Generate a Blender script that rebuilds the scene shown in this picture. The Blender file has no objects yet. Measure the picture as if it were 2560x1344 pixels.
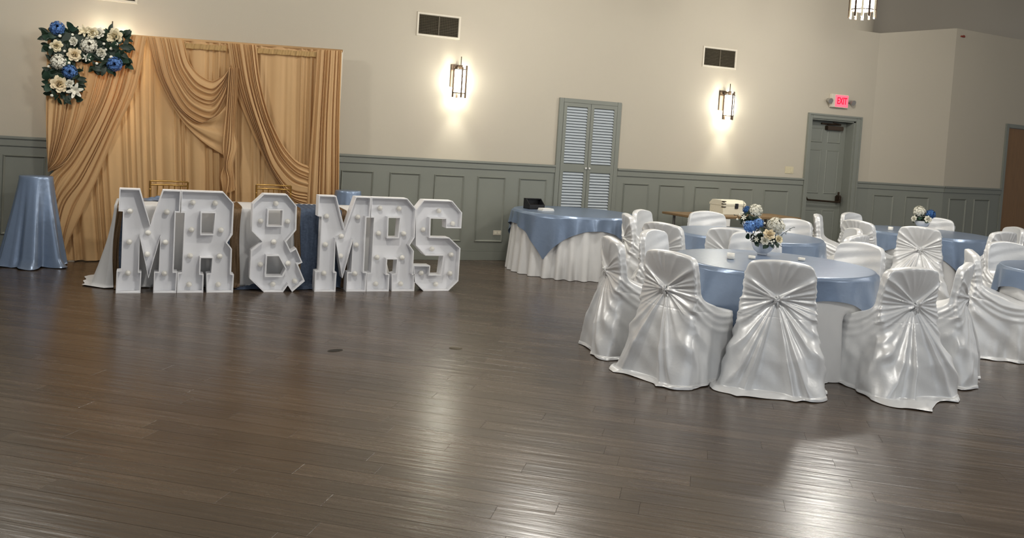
import bpy, bmesh, math, random
import numpy as np
from mathutils import Vector, Matrix
C = bpy.context.scene.collection
PI = math.pi
rad = math.radians

# ------------------------------------------------------------------ camera
F_PX, CY_PX, YAW, PITCH, ROLL = 2200.0, 455.2, 0.39595, 0.04788, 0.06403
CAM = Vector((0.0, -10.486, 1.560))
fw = Vector((math.sin(YAW) * math.cos(PITCH), math.cos(YAW) * math.cos(PITCH), -math.sin(PITCH)))
rt = Vector((math.cos(YAW), -math.sin(YAW), 0))
up = rt.cross(fw)
r2 = rt * math.cos(ROLL) + up * math.sin(ROLL)
u2 = -rt * math.sin(ROLL) + up * math.cos(ROLL)
cd = bpy.data.cameras.new('camera')
cam = bpy.data.objects.new('camera', cd)
C.objects.link(cam)
cam.matrix_world = Matrix(((r2.x, u2.x, -fw.x, CAM.x), (r2.y, u2.y, -fw.y, CAM.y), (r2.z, u2.z, -fw.z, CAM.z), (0, 0, 0, 1)))
cd.sensor_fit = 'HORIZONTAL'
cd.sensor_width = 36
cd.lens = F_PX / 2560 * 36
cd.shift_y = (CY_PX - 672) / 2560
cd.clip_start = 0.05
bpy.context.scene.camera = cam

# ------------------------------------------------------------------ world, lights, exposure
sc = bpy.context.scene
sc.view_settings.view_transform = 'Standard'
sc.view_settings.look = 'None'
sc.view_settings.gamma = 1
sc.view_settings.use_curve_mapping = False
sc.view_settings.exposure = 0.0
w = bpy.data.worlds.new('world')
sc.world = w
w.use_nodes = True
bgn = w.node_tree.nodes['Background']
bgn.inputs[0].default_value = (0.92, 0.96, 1.0, 1)
bgn.inputs[1].default_value = 0.22


def lamp(name, kind, loc, energy, color, size=0.1, rot=None, **kw):
    l = bpy.data.lights.new(name, kind)
    l.energy = energy
    l.color = color
    if kind == 'AREA':
        l.shape = 'RECTANGLE'
        l.size, l.size_y = size
    else:
        l.shadow_soft_size = size
    for k, v in kw.items():
        setattr(l, k, v)
    o = bpy.data.objects.new(name, l)
    o.location = loc
    if rot:
        o.rotation_euler = rot
    C.objects.link(o)
    return o


# tall windows of the hall behind the photographer and on its far side: soft cool daylight
lamp('window_daylight', 'AREA', (1.5, -17.5, 2.6), 110, (0.86, 0.93, 1.0), (12, 3.2), (rad(86), 0, 0))
lamp('side_daylight', 'AREA', (15.5, -9.0, 2.8), 55, (0.95, 0.97, 1.0), (8, 3.0), (rad(80), 0, rad(75)))

# ------------------------------------------------------------------ materials


def mat(name, col, rough=0.6, spec=0.4, metal=0.0, noise=None, bump=None, emit=None, transl=None, sheen=0.0, coat=0.0, island=0.0):
    """noise=(scale, amount, stretch)  bump=(scale, strength, distance, stretch)"""
    m = bpy.data.materials.new(name)
    m.use_nodes = True
    nt = m.node_tree
    b = nt.nodes['Principled BSDF']
    b.inputs['Roughness'].default_value = rough
    b.inputs['Specular IOR Level'].default_value = spec
    b.inputs['Metallic'].default_value = metal
    b.inputs['Base Color'].default_value = (*col, 1)
    if sheen:
        b.inputs['Sheen Weight'].default_value = sheen
    if coat:
        b.inputs['Coat Weight'].default_value = coat
        b.inputs['Coat Roughness'].default_value = 0.15
    src = None
    if noise or bump or island:
        tc = nt.nodes.new('ShaderNodeTexCoord')
    if noise:
        mp = nt.nodes.new('ShaderNodeMapping')
        mp.inputs['Scale'].default_value = noise[2] if len(noise) > 2 else (1, 1, 1)
        nz = nt.nodes.new('ShaderNodeTexNoise')
        nz.inputs['Scale'].default_value = noise[0]
        nz.inputs['Detail'].default_value = 5
        nt.links.new(tc.outputs['Object'], mp.inputs[0])
        nt.links.new(mp.outputs[0], nz.inputs['Vector'])
        mr = nt.nodes.new('ShaderNodeMapRange')
        mr.inputs['To Min'].default_value = 1 - noise[1]
        mr.inputs['To Max'].default_value = 1 + noise[1]
        nt.links.new(nz.outputs['Fac'], mr.inputs[0])
        src = mr.outputs[0]
    if island:
        gi = nt.nodes.new('ShaderNodeNewGeometry')
        mr2 = nt.nodes.new('ShaderNodeMapRange')
        mr2.inputs['To Min'].default_value = 1 - island
        mr2.inputs['To Max'].default_value = 1 + island
        nt.links.new(gi.outputs['Random Per Island'], mr2.inputs[0])
        if src:
            mu = nt.nodes.new('ShaderNodeMath')
            mu.operation = 'MULTIPLY'
            nt.links.new(src, mu.inputs[0])
            nt.links.new(mr2.outputs[0], mu.inputs[1])
            src = mu.outputs[0]
        else:
            src = mr2.outputs[0]
    if src:
        vm = nt.nodes.new('ShaderNodeVectorMath')
        vm.operation = 'SCALE'
        vm.inputs[0].default_value = col
        nt.links.new(src, vm.inputs['Scale'])
        nt.links.new(vm.outputs[0], b.inputs['Base Color'])
    if bump:
        mp = nt.nodes.new('ShaderNodeMapping')
        mp.inputs['Scale'].default_value = bump[3] if len(bump) > 3 else (1, 1, 1)
        nz = nt.nodes.new('ShaderNodeTexNoise')
        nz.inputs['Scale'].default_value = bump[0]
        nz.inputs['Detail'].default_value = 4
        nt.links.new(tc.outputs['Object'], mp.inputs[0])
        nt.links.new(mp.outputs[0], nz.inputs['Vector'])
        bp = nt.nodes.new('ShaderNodeBump')
        bp.inputs['Strength'].default_value = bump[1]
        bp.inputs['Distance'].default_value = bump[2]
        nt.links.new(nz.outputs['Fac'], bp.inputs['Height'])
        nt.links.new(bp.outputs[0], b.inputs['Normal'])
    if emit:
        b.inputs['Emission Color'].default_value = (*emit[0], 1)
        b.inputs['Emission Strength'].default_value = emit[1]
    if transl:
        out = nt.nodes['Material Output']
        t = nt.nodes.new('ShaderNodeBsdfTranslucent')
        t.inputs[0].default_value = (*transl[0], 1)
        mx = nt.nodes.new('ShaderNodeMixShader')
        mx.inputs[0].default_value = transl[1]
        nt.links.new(b.outputs[0], mx.inputs[1])
        nt.links.new(t.outputs[0], mx.inputs[2])
        nt.links.new(mx.outputs[0], out.inputs[0])
    return m


M = {}
M['wall'] = mat('cream_plaster', (0.455, 0.412, 0.335), 0.85, 0.2, noise=(1.2, 0.02), bump=(90, 0.12, 0.004))
M['green'] = mat('sage_grey_paint', (0.195, 0.204, 0.176), 0.45, 0.35, noise=(2.0, 0.05), bump=(60, 0.08, 0.003))
M['slat'] = mat('slat_daylight_glint', (0.42, 0.46, 0.49), 0.35, 0.5, noise=(4, 0.04))  # pale blue-grey stands in for the daylight highlights on the louvre slats
M['ceil'] = mat('ceiling_plaster', (0.62, 0.56, 0.47), 0.9, 0.1, noise=(1.0, 0.03), bump=(80, 0.1, 0.004))
M['satin'] = mat('white_satin', (0.745, 0.755, 0.765), 0.36, 0.8, 0.25, noise=(6, 0.03), bump=(16, 0.18, 0.012))
M['linen'] = mat('white_linen', (0.70, 0.70, 0.70), 0.75, 0.2, noise=(10, 0.03), bump=(120, 0.1, 0.002))
M['blue'] = mat('dusty_blue_satin', (0.19, 0.255, 0.37), 0.30, 0.8, 0.35, noise=(5, 0.05), bump=(18, 0.22, 0.01))
M['gold'] = mat('champagne_gold_drape', (0.60, 0.385, 0.185), 0.55, 0.35, noise=(4, 0.05), bump=(120, 0.1, 0.002), transl=((0.75, 0.45, 0.2), 0.22), sheen=0.1)
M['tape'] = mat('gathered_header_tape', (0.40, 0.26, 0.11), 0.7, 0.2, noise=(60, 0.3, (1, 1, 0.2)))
M['letter'] = mat('white_letter_paint', (0.85, 0.855, 0.88), 0.5, 0.35, noise=(3, 0.02))
M['bulb'] = mat('frosted_bulb', (0.86, 0.84, 0.78), 0.25, 0.6, noise=(8, 0.02))
M['bronze'] = mat('dark_bronze', (0.06, 0.04, 0.026), 0.35, 0.5, metal=0.8, noise=(20, 0.15))
M['glow'] = mat('lit_glass', (0.9, 0.9, 0.85), 0.3, 0.5, emit=((1.0, 0.98, 0.86), 34.0), noise=(4, 0.02))
M['pendant_glow'] = mat('lit_pendant_glass', (0.9, 0.9, 0.88), 0.3, 0.5, emit=((1.0, 0.985, 0.93), 11.0), noise=(4, 0.02))
M['glass'] = mat('clear_glass_rod', (0.75, 0.68, 0.5), 0.08, 0.8, noise=(4, 0.02))
M['vent'] = mat('vent_paint', (0.58, 0.53, 0.44), 0.55, 0.3, noise=(5, 0.03))
M['slat_dark'] = mat('grille_metal', (0.085, 0.07, 0.045), 0.6, 0.3, noise=(30, 0.3))
M['void'] = mat('dark_cavity', (0.02, 0.017, 0.012), 0.9, 0.1, noise=(5, 0.1))
M['steel'] = mat('brushed_steel', (0.45, 0.43, 0.40), 0.35, 0.5, metal=0.7, noise=(12, 0.08))
M['brown'] = mat('varnished_brown_door', (0.20, 0.10, 0.032), 0.42, 0.4, noise=(5, 0.25, (6, 6, 0.5)))
M['oak'] = mat('oak_tabletop', (0.22, 0.14, 0.068), 0.45, 0.4, noise=(6, 0.25, (1, 8, 8)))
M['grey_metal'] = mat('grey_table_leg', (0.22, 0.21, 0.19), 0.5, 0.4, metal=0.3, noise=(9, 0.08))
M['ivory'] = mat('ivory_chest_wood', (0.72, 0.68, 0.55), 0.55, 0.3, noise=(7, 0.07, (1, 6, 6)))
M['black'] = mat('black_plastic', (0.014, 0.014, 0.016), 0.4, 0.4, noise=(9, 0.1))
M['paper'] = mat('white_card', (0.74, 0.73, 0.70), 0.7, 0.2, noise=(9, 0.02))
M['goldmetal'] = mat('gold_chair_paint', (0.52, 0.32, 0.10), 0.32, 0.5, metal=0.6, noise=(20, 0.1))
M['sequin'] = mat('bronze_sequin', (0.13, 0.075, 0.03), 0.35, 0.7, metal=0.4, noise=(160, 0.7), bump=(200, 0.6, 0.004))
M['gauze'] = mat('slate_blue_gauze', (0.075, 0.10, 0.15), 0.85, 0.15, noise=(50, 0.35), bump=(60, 0.5, 0.01))
M['bluefl'] = mat('blue_hydrangea', (0.085, 0.18, 0.42), 0.7, 0.2, island=0.45)
M['ltbluefl'] = mat('light_blue_hydrangea', (0.14, 0.28, 0.58), 0.7, 0.2, island=0.45)
M['navyfl'] = mat('deep_blue_hydrangea', (0.045, 0.12, 0.30), 0.7, 0.2, island=0.4)
M['whitefl'] = mat('white_hydrangea', (0.72, 0.70, 0.60), 0.7, 0.2, island=0.14)
M['cream'] = mat('cream_rose', (0.74, 0.66, 0.46), 0.6, 0.25, island=0.14)
M['peach'] = mat('peach_rose', (0.76, 0.65, 0.45), 0.6, 0.25, island=0.14)
M['leaf'] = mat('dark_leaf', (0.008, 0.020, 0.010), 0.5, 0.35, noise=(25, 0.35), island=0.4)
M['leaf2'] = mat('grey_green_leaf', (0.018, 0.042, 0.026), 0.5, 0.35, noise=(25, 0.3), island=0.4)
M['china'] = mat('white_bowl_glaze', (0.70, 0.72, 0.76), 0.25, 0.5, noise=(6, 0.02), coat=0.3)
M['wax'] = mat('white_wax', (0.80, 0.78, 0.72), 0.4, 0.4, noise=(9, 0.03))
M['plate'] = mat('almond_switch_plate', (0.55, 0.49, 0.33), 0.45, 0.4, noise=(9, 0.04))
M['exitface'] = mat('exit_face_lit', (0.8, 0.1, 0.12), 0.4, 0.3, emit=((1.0, 0.10, 0.16), 1.3), noise=(9, 0.02))
M['exitletter'] = mat('exit_letters_lit', (0.6, 0.0, 0.02), 0.4, 0.3, emit=((0.62, 0.0, 0.03), 1.2), noise=(9, 0.02))
M['redplastic'] = mat('dull_red_plastic', (0.22, 0.04, 0.025), 0.4, 0.3, noise=(9, 0.05))
M['scuff'] = mat('dark_rubber', (0.015, 0.013, 0.01), 0.6, 0.3, noise=(20, 0.2))


def floor_material():
    m = bpy.data.materials.new('dark_wood_plank')
    m.use_nodes = True
    nt = m.node_tree
    L = nt.links.new
    b = nt.nodes['Principled BSDF']
    geo = nt.nodes.new('ShaderNodeNewGeometry')
    oi = nt.nodes.new('ShaderNodeObjectInfo')
    add = nt.nodes.new('ShaderNodeMath'); add.operation = 'ADD'
    L(geo.outputs['Random Per Island'], add.inputs[0]); L(oi.outputs['Random'], add.inputs[1])
    fr = nt.nodes.new('ShaderNodeMath'); fr.operation = 'FRACT'
    L(add.outputs[0], fr.inputs[0])
    mp = nt.nodes.new('ShaderNodeMapping')
    mp.vector_type = 'POINT'
    mp.inputs['Rotation'].default_value = (0, 0, rad(35))
    L(geo.outputs['Position'], mp.inputs[0])
    off = nt.nodes.new('ShaderNodeVectorMath'); off.operation = 'MULTIPLY_ADD'
    cmb = nt.nodes.new('ShaderNodeCombineXYZ')
    L(fr.outputs[0], cmb.inputs[0]); L(fr.outputs[0], cmb.inputs[2])
    off.inputs[1].default_value = (9, 9, 9)
    L(cmb.outputs[0], off.inputs[0]); L(mp.outputs[0], off.inputs[2])
    st = nt.nodes.new('ShaderNodeMapping')
    st.inputs['Scale'].default_value = (1.1, 17, 17)
    L(off.outputs[0], st.inputs[0])
    nz = nt.nodes.new('ShaderNodeTexNoise')
    nz.inputs['Scale'].default_value = 1.6; nz.inputs['Detail'].default_value = 7; nz.inputs['Roughness'].default_value = 0.62
    L(st.outputs[0], nz.inputs['Vector'])
    cr = nt.nodes.new('ShaderNodeValToRGB')
    cr.color_ramp.elements[0].position = 0.25; cr.color_ramp.elements[0].color = (0.042, 0.029, 0.020, 1)
    cr.color_ramp.elements[1].position = 0.8; cr.color_ramp.elements[1].color = (0.098, 0.071, 0.050, 1)
    L(nz.outputs['Fac'], cr.inputs[0])
    mr = nt.nodes.new('ShaderNodeMapRange'); mr.inputs['To Min'].default_value = 0.80; mr.inputs['To Max'].default_value = 1.2
    L(fr.outputs[0], mr.inputs[0])
    vm = nt.nodes.new('ShaderNodeVectorMath'); vm.operation = 'SCALE'
    L(cr.outputs[0], vm.inputs[0]); L(mr.outputs[0], vm.inputs['Scale'])
    L(vm.outputs[0], b.inputs['Base Color'])
    # hand-scraped relief: long shallow ripples and fine grain
    st2 = nt.nodes.new('ShaderNodeMapping'); st2.inputs['Scale'].default_value = (2.2, 30, 30)
    L(off.outputs[0], st2.inputs[0])
    n2 = nt.nodes.new('ShaderNodeTexNoise'); n2.inputs['Scale'].default_value = 1.0; n2.inputs['Detail'].default_value = 3
    L(st2.outputs[0], n2.inputs['Vector'])
    bp = nt.nodes.new('ShaderNodeBump'); bp.inputs['Strength'].default_value = 0.35; bp.inputs['Distance'].default_value = 0.006
    L(n2.outputs['Fac'], bp.inputs['Height']); L(bp.outputs[0], b.inputs['Normal'])
    rr = nt.nodes.new('ShaderNodeMapRange'); rr.inputs['To Min'].default_value = 0.19; rr.inputs['To Max'].default_value = 0.33
    L(nz.outputs['Fac'], rr.inputs[0]); L(rr.outputs[0], b.inputs['Roughness'])
    b.inputs['Specular IOR Level'].default_value = 0.5
    return m


M['plank'] = floor_material()

# ------------------------------------------------------------------ helpers


def obj(name, bm, m, parent=None, smooth=False):
    me = bpy.data.meshes.new(name)
    bm.normal_update()
    bm.to_mesh(me)
    bm.free()
    return link(name, me, m, parent, smooth)


def link(name, me, m, parent=None, smooth=False):
    if m and not me.materials:
        me.materials.append(M[m] if isinstance(m, str) else m)
    if smooth and len(me.polygons):
        me.polygons.foreach_set('use_smooth', [True] * len(me.polygons))
    o = bpy.data.objects.new(name, me)
    C.objects.link(o)
    if parent:
        o.parent = parent
    return o


def pyd(name, v, f, m, parent=None, smooth=True):
    me = bpy.data.meshes.new(name)
    me.from_pydata([tuple(map(float, p)) for p in v], [], [tuple(q) for q in f])
    me.update()
    return link(name, me, m, parent, smooth)


def tag(o, label=None, cat=None, group=None, kind=None):
    if label: o['label'] = label
    if cat: o['category'] = cat
    if group: o['group'] = group
    if kind: o['kind'] = kind
    return o


def thing(name, label, cat, loc=(0, 0, 0), rz=0, group=None):
    o = bpy.data.objects.new(name, None)
    o.empty_display_size = 0.1
    C.objects.link(o)
    o.location = loc
    o.rotation_euler = (0, 0, rz)
    return tag(o, label, cat, group)


def copy_thing(root, loc, rz, label, group=None):
    r = root.copy(); C.objects.link(r)
    r.location = loc; r.rotation_euler = (0, 0, rz)
    r['label'] = label
    if group: r['group'] = group
    for ch in list(root.children):
        c = ch.copy(); C.objects.link(c); c.parent = r
        for g in list(ch.children):
            d = g.copy(); C.objects.link(d); d.parent = c
    return r


def bx(bm, x0, x1, y0, y1, z0, z1, bevel=0.0, mtx=None):
    r = bmesh.ops.create_cube(bm, size=1)
    vs = r['verts']
    for v in vs:
        v.co = Vector(((x0 + x1) / 2 + v.co.x * (x1 - x0), (y0 + y1) / 2 + v.co.y * (y1 - y0), (z0 + z1) / 2 + v.co.z * (z1 - z0)))
        if mtx: v.co = mtx @ v.co
    if bevel:
        es = list({e for v in vs for e in v.link_edges})
        bmesh.ops.bevel(bm, geom=es, offset=bevel, segments=2, affect='EDGES')
    return bm


def boxo(name, x0, x1, y0, y1, z0, z1, m, parent=None, bevel=0.0):
    return obj(name, bx(bmesh.new(), x0, x1, y0, y1, z0, z1, bevel), m, parent)


def tube(bm, pts, r, n=8, cap=True):
    pts = [Vector(p) for p in pts]
    rings = []
    for i, p in enumerate(pts):
        t = (pts[min(i + 1, len(pts) - 1)] - pts[max(i - 1, 0)]).normalized()
        a = Vector((0, 0, 1)) if abs(t.z) < 0.9 else Vector((1, 0, 0))
        u = t.cross(a).normalized(); v = t.cross(u)
        rr = r[i] if isinstance(r, (list, tuple)) else r
        rings.append([bm.verts.new(p + (u * math.cos(2 * PI * k / n) + v * math.sin(2 * PI * k / n)) * rr) for k in range(n)])
    for a, b in zip(rings, rings[1:]):
        for k in range(n):
            bm.faces.new((a[k], a[(k + 1) % n], b[(k + 1) % n], b[k]))
    if cap:
        bm.faces.new(rings[0]); bm.faces.new(rings[-1][::-1])
    return bm


def lathe(bm, prof, n=24, cx=0, cy=0, caps=(True, True)):
    rings = []
    for r, z in prof:
        rings.append([bm.verts.new((cx + r * math.cos(2 * PI * k / n), cy + r * math.sin(2 * PI * k / n), z)) for k in range(n)])
    for a, b in zip(rings, rings[1:]):
        for k in range(n):
            bm.faces.new((a[k], a[(k + 1) % n], b[(k + 1) % n], b[k]))
    if caps[0]: bm.faces.new(rings[0][::-1])
    if caps[1]: bm.faces.new(rings[-1])
    return bm


def smooth01(a, b, x):
    t = np.clip((x - a) / (b - a), 0, 1)
    return t * t * (3 - 2 * t)


def grid_faces(nr, nc, wrap=False):
    f = []
    for i in range(nr - 1):
        for j in range(nc if wrap else nc - 1):
            k = (j + 1) % nc
            f.append((i * nc + j, i * nc + k, (i + 1) * nc + k, (i + 1) * nc + j))
    return f


# ------------------------------------------------------------------ the setting: floor
PL, PW, PH = 1.20, 0.135, 0.008
ANG = rad(-35)
flo = boxo('floor', -9, 17, -17, 2.2, -0.06, -PH, 'scuff')
tag(flo, 'dark brown hand-scraped wood plank floor laid on the diagonal', 'floor', kind='structure')
bm = bmesh.new()
g = 0.0002; h = 0.0009
x0, x1, y0, y1 = -PL / 2 + g, PL / 2 - g, -PW / 2 + g, PW / 2 - g
bot = [bm.verts.new(p) for p in ((x0, y0, -PH), (x1, y0, -PH), (x1, y1, -PH), (x0, y1, -PH))]
mid = [bm.verts.new(p) for p in ((x0, y0, -h), (x1, y0, -h), (x1, y1, -h), (x0, y1, -h))]
top = [bm.verts.new(p) for p in ((x0 + h, y0 + h, 0), (x1 - h, y0 + h, 0), (x1 - h, y1 - h, 0), (x0 + h, y1 - h, 0))]
for a, b in ((bot, mid), (mid, top)):
    for k in range(4):
        bm.faces.new((a[k], a[(k + 1) % 4], b[(k + 1) % 4], b[k]))
bm.faces.new(top)
plank_me = bpy.data.meshes.new('plank')
bm.to_mesh(plank_me); bm.free()
plank_me.materials.append(M['plank'])
rng = random.Random(5)
ca, sa = math.cos(ANG), math.sin(ANG)
cand = []
for row in range(-170, 170):
    sh = rng.random() * PL
    for k in range(-18, 18):
        lx, ly = k * PL + sh, row * PW
        X, Y = ca * lx - sa * ly + 4.0, sa * lx + ca * ly - 6.0
        if not (-8 < X < 16 and -15.5 < Y < 0.75): continue
        d = Vector((X, Y, 0)) - CAM
        dep = d.dot(fw)
        seen = dep > 1.5 and abs(d.dot(r2) / dep) < 0.66 and d.dot(u2) / dep > -0.56
        cand.append((0 if seen else 1, dep if dep > 0 else 50 - dep, X, Y))
cand.sort()
for i, (s, dep, X, Y) in enumerate(cand[:300]):
    o = bpy.data.objects.new('plank', plank_me)
    o.location = (X, Y, 0); o.rotation_euler = (0, 0, ANG)
    C.objects.link(o); o.parent = flo
pv = np.array([v.co[:] for v in plank_me.vertices]); pf = [tuple(p.vertices) for p in plank_me.polygons]
V, Fc = [], []
R2 = np.array(((ca, -sa), (sa, ca)))
for s, dep, X, Y in cand[300:]:
    q = pv.copy(); q[:, :2] = q[:, :2] @ R2.T + (X, Y)
    n = len(V) * len(pv)
    V.append(q); Fc += [tuple(i + n for i in f) for f in pf]
o = pyd('plank_field', np.concatenate(V), Fc, 'plank', flo, False)
tag(o, kind='stuff')

# ------------------------------------------------------------------ the setting: walls
DX0, DX1, DZ = 9.165, 10.015, 2.175      # exit door opening
wb = bmesh.new()
bx(wb, -9, DX0, 0, 0.2, 0, 5.2)
bx(wb, DX1, 10.39, 0, 0.2, 0, 3.56)
bx(wb, DX0, DX1, 0, 0.2, DZ, 3.56)
bx(wb, DX0, 9.8, 0.0, 0.2, 3.56, 5.2)
# rounded return added above the low partition, shaped to fade the wall into shade
n = 18
prev = None
for i in range(n + 1):
    a = PI / 2 * i / n
    x, y = 9.8 + 1.0 * math.sin(a), 0.001 + 1.0 * (1 - math.cos(a))
    cur = (wb.verts.new((x, y, 3.56)), wb.verts.new((x, y, 5.2)))
    if prev:
        f = wb.faces.new((prev[0], cur[0], cur[1], prev[1])); f.smooth = True
    prev = cur
wall = obj('wall_back', wb, 'wall')
tag(wall, 'cream plaster back wall above sage green panelling', 'wall', kind='structure')

# slightly folded partition beside the exit door, lower than the main wall
PB, PC = Vector((11.78, -0.16, 0)), Vector((13.36, 0.1, 0))
PE = Vector((16.5, 0.62, 0))
def quadstrip(name, pts, m, parent=None):
    bm = bmesh.new(); prev = None
    for (x, y, z0, z1) in pts:
        cur = (bm.verts.new((x, y, z0)), bm.verts.new((x, y, z1)), bm.verts.new((x, y + 0.18, z1)), bm.verts.new((x, y + 0.18, z0)))
        if prev:
            bm.faces.new((prev[0], cur[0], cur[1], prev[1]))
            bm.faces.new((prev[1], cur[1], cur[2], prev[2]))
        prev = cur
    return obj(name, bm, m, parent)
DBX0, DBX1 = 13.46, 14.40
def along(x):   # y on the right face of the partition
    return PB.y + (PC.y - PB.y) * (x - PB.x) / (PC.x - PB.x)
wl = quadstrip('wall_partition', [(10.36, 0.0, 0, 3.56), (PB.x, PB.y, 0, 3.775), (DBX0, along(DBX0), 0, 3.80)], 'wall')
tag(wl, 'lower cream partition wall with a vertical corner right of the exit door', 'wall', kind='structure')
o = quadstrip('wall_partition_end', [(DBX0, along(DBX0), 2.31, 3.80), (DBX1, along(DBX1), 2.31, 3.83), (DBX1 + 2, along(DBX1 + 2), 2.31, 3.9)], 'wall', wl)
o = quadstrip('wall_partition_jamb', [(DBX1, along(DBX1), 0, 2.31), (DBX1 + 2, along(DBX1 + 2), 0, 2.31)], 'wall', wl)

# dark high recess above the partition, and the ceiling
rb = bmesh.new()
bx(rb, 10.6, 18, 2.6, 2.8, 3.0, 5.2)
o = obj('wall_recess', rb, 'ceil')
tag(o, 'taupe wall of the shadowed high recess above the partition', 'wall', kind='structure')
cb = bmesh.new()
bx(cb, -9, 18, -9, 2.8, 5.2, 5.35)
o = obj('ceiling', cb, 'ceil')
tag(o, 'shadowed plaster ceiling high above the hall', 'ceiling', kind='structure')

# wainscot boards
def face_frame(p0, p1):
    """matrix of a wall face: local x along the face from p0, local y out of the wall into the room is -y"""
    d = (p1 - p0); d.z = 0
    a = math.atan2(d.y, d.x)
    return Matrix.Translation(p0) @ Matrix.Rotation(a, 4, 'Z'), d.length
Mmain, _ = face_frame(Vector((0, 0, 0)), Vector((1, 0, 0)))
Mleft, Lleft = face_frame(Vector((10.37, 0, 0)), PB)
Mright, Lright = face_frame(PB, Vector((DBX0 - 0.075, along(DBX0 - 0.075), 0)))
LX0, LX1 = 4.976, 5.907                   # louvred closet
EX0, EX1 = 9.085, 10.118                  # exit door casing
segs = [(Mmain, -9, LX0), (Mmain, LX1, EX0), (Mmain, EX1, 10.375), (Mleft, 0, Lleft), (Mright, 0, Lright)]
wn = bmesh.new(); rl = bmesh.new(); bs = bmesh.new()
for mt, a, b in segs:
    bx(wn, a, b, -0.012, 0.0, 0.0, 1.20, 0, mt)
    bx(rl, a, b, -0.045, -0.012, 1.238, 1.268, 0.006, mt)
    bx(rl, a, b, -0.028, -0.012, 1.165, 1.238, 0.004, mt)
    bx(bs, a, b, -0.030, -0.012, 0.0, 0.115, 0.003, mt)
    bx(bs, a, b, -0.022, -0.012, 0.115, 0.135, 0.004, mt)
wain = tag(obj('trim_wainscot', wn, 'green'), 'sage green panelled wainscot along the foot of the back wall', 'panelling', kind='structure')
tag(obj('trim_chair_rail', rl, 'green'), 'sage green moulded chair rail capping the wainscot', 'trim', kind='structure')
tag(obj('baseboard_back', bs, 'green'), 'sage green baseboard at the foot of the wainscot', 'baseboard', kind='structure')


def panel_frame(mt, a, b, z0, z1):
    bm = bmesh.new()
    wd, th = 0.028, 0.016
    P = [(a, z0), (b, z0), (b, z1), (a, z1)]
    Q = [(a + wd, z0 + wd), (b - wd, z0 + wd), (b - wd, z1 - wd), (a + wd, z1 - wd)]
    Mi = [(a + wd * .35, z0 + wd * .35), (b - wd * .35, z0 + wd * .35), (b - wd * .35, z1 - wd * .35), (a + wd * .35, z1 - wd * .35)]
    vo = [bm.verts.new(mt @ Vector((x, -0.011, z))) for x, z in P]
    vm = [bm.verts.new(mt @ Vector((x, -0.012 - th, z))) for x, z in Mi]
    vi = [bm.verts.new(mt @ Vector((x, -0.011, z))) for x, z in Q]
    for A, B in ((vo, vm), (vm, vi)):
        for k in range(4):
            bm.faces.new((A[k], A[(k + 1) % 4], B[(k + 1) % 4], B[k]))
    return obj('panel_frame', bm, 'green', wain)
PZ0, PZ1 = 0.235, 1.075
xs = [(2.16 - 0.588 * k, 2.565 - 0.588 * k) for k in range(1, 12)]
for a, b in xs + [(2.16, 2.56), (2.755, 3.15), (3.325, 3.727), (3.90, 4.29), (4.475, 4.876),
                  (6.02, 6.43), (6.59, 7.01), (7.175, 7.60), (7.78, 8.185), (8.38, 8.83)]:
    panel_frame(Mmain, a, b, PZ0, PZ1)
for a, b in ((0.10, 0.48), (0.70, 1.15)):
    panel_frame(Mleft, a, b, PZ0, PZ1)
for a, b in ((0.16, 0.64), (0.86, 1.32)):
    panel_frame(Mright, a, b, PZ0, PZ1)

# ------------------------------------------------------------------ louvred closet doors
dr = thing('door_1', 'sage green double louvred closet doors in the back wall', 'door', (0, 0, 0))
dr['kind'] = 'structure'
bm = bmesh.new()
bx(bm, LX0, LX0 + 0.065, -0.03, 0, 0, 2.155, 0.004)
bx(bm, LX1 - 0.065, LX1, -0.03, 0, 0, 2.155, 0.004)
bx(bm, LX0 + 0.065, LX1 - 0.065, -0.03, 0, 2.10, 2.155, 0.004)
obj('casing', bm, 'green', dr)
slat_cache = {}
xm = (LX0 + LX1) / 2
for s, (a, b) in enumerate(((LX0 + 0.067, xm - 0.003), (xm + 0.003, LX1 - 0.067))):
    bm = bmesh.new()
    st = 0.045
    y0, y1 = -0.034, -0.004
    bx(bm, a, a + st, y0, y1, 0.02, 2.098); bx(bm, b - st, b, y0, y1, 0.02, 2.098)
    for z0, z1 in ((0.02, 0.14), (1.19, 1.295), (2.05, 2.098)):
        bx(bm, a + st, b - st, y0, y1, z0, z1)
    bx(bm, a + st, b - st, -0.006, -0.002, 0.1, 2.07)
    lf = obj('door_leaf', bm, 'green', dr)
    wdt = b - a - 2 * st
    for z0, z1, cnt in ((0.145, 1.185, 27), (1.30, 2.045, 20)):
        for k in range(cnt):
            zc = z0 + (k + 0.5) * (z1 - z0) / cnt
            if 'me' not in slat_cache:
                sb = bmesh.new()
                R_ = Matrix.Rotation(rad(52), 4, 'X')
                bx(sb, -wdt / 2, wdt / 2, -0.018, 0.018, -0.003, 0.003, 0, R_)
                me = bpy.data.meshes.new('slat'); sb.to_mesh(me); sb.free(); me.materials.append(M['slat'])
                slat_cache['me'] = me
            o = bpy.data.objects.new('slat', slat_cache['me'])
            o.location = ((a + b) / 2, -0.021, zc); C.objects.link(o); o.parent = lf
    kx = b - 0.024 if s == 0 else a + 0.024
    bm = bmesh.new()
    bmesh.ops.create_uvsphere(bm, u_segments=10, v_segments=8, radius=0.014, matrix=Matrix.Translation((kx, -0.05, 1.245)))
    tube(bm, [(kx, -0.034, 1.245), (kx, -0.045, 1.245)], 0.007)
    tag(obj('knob', bm, 'paper', lf, True), 'small white knob')

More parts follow.
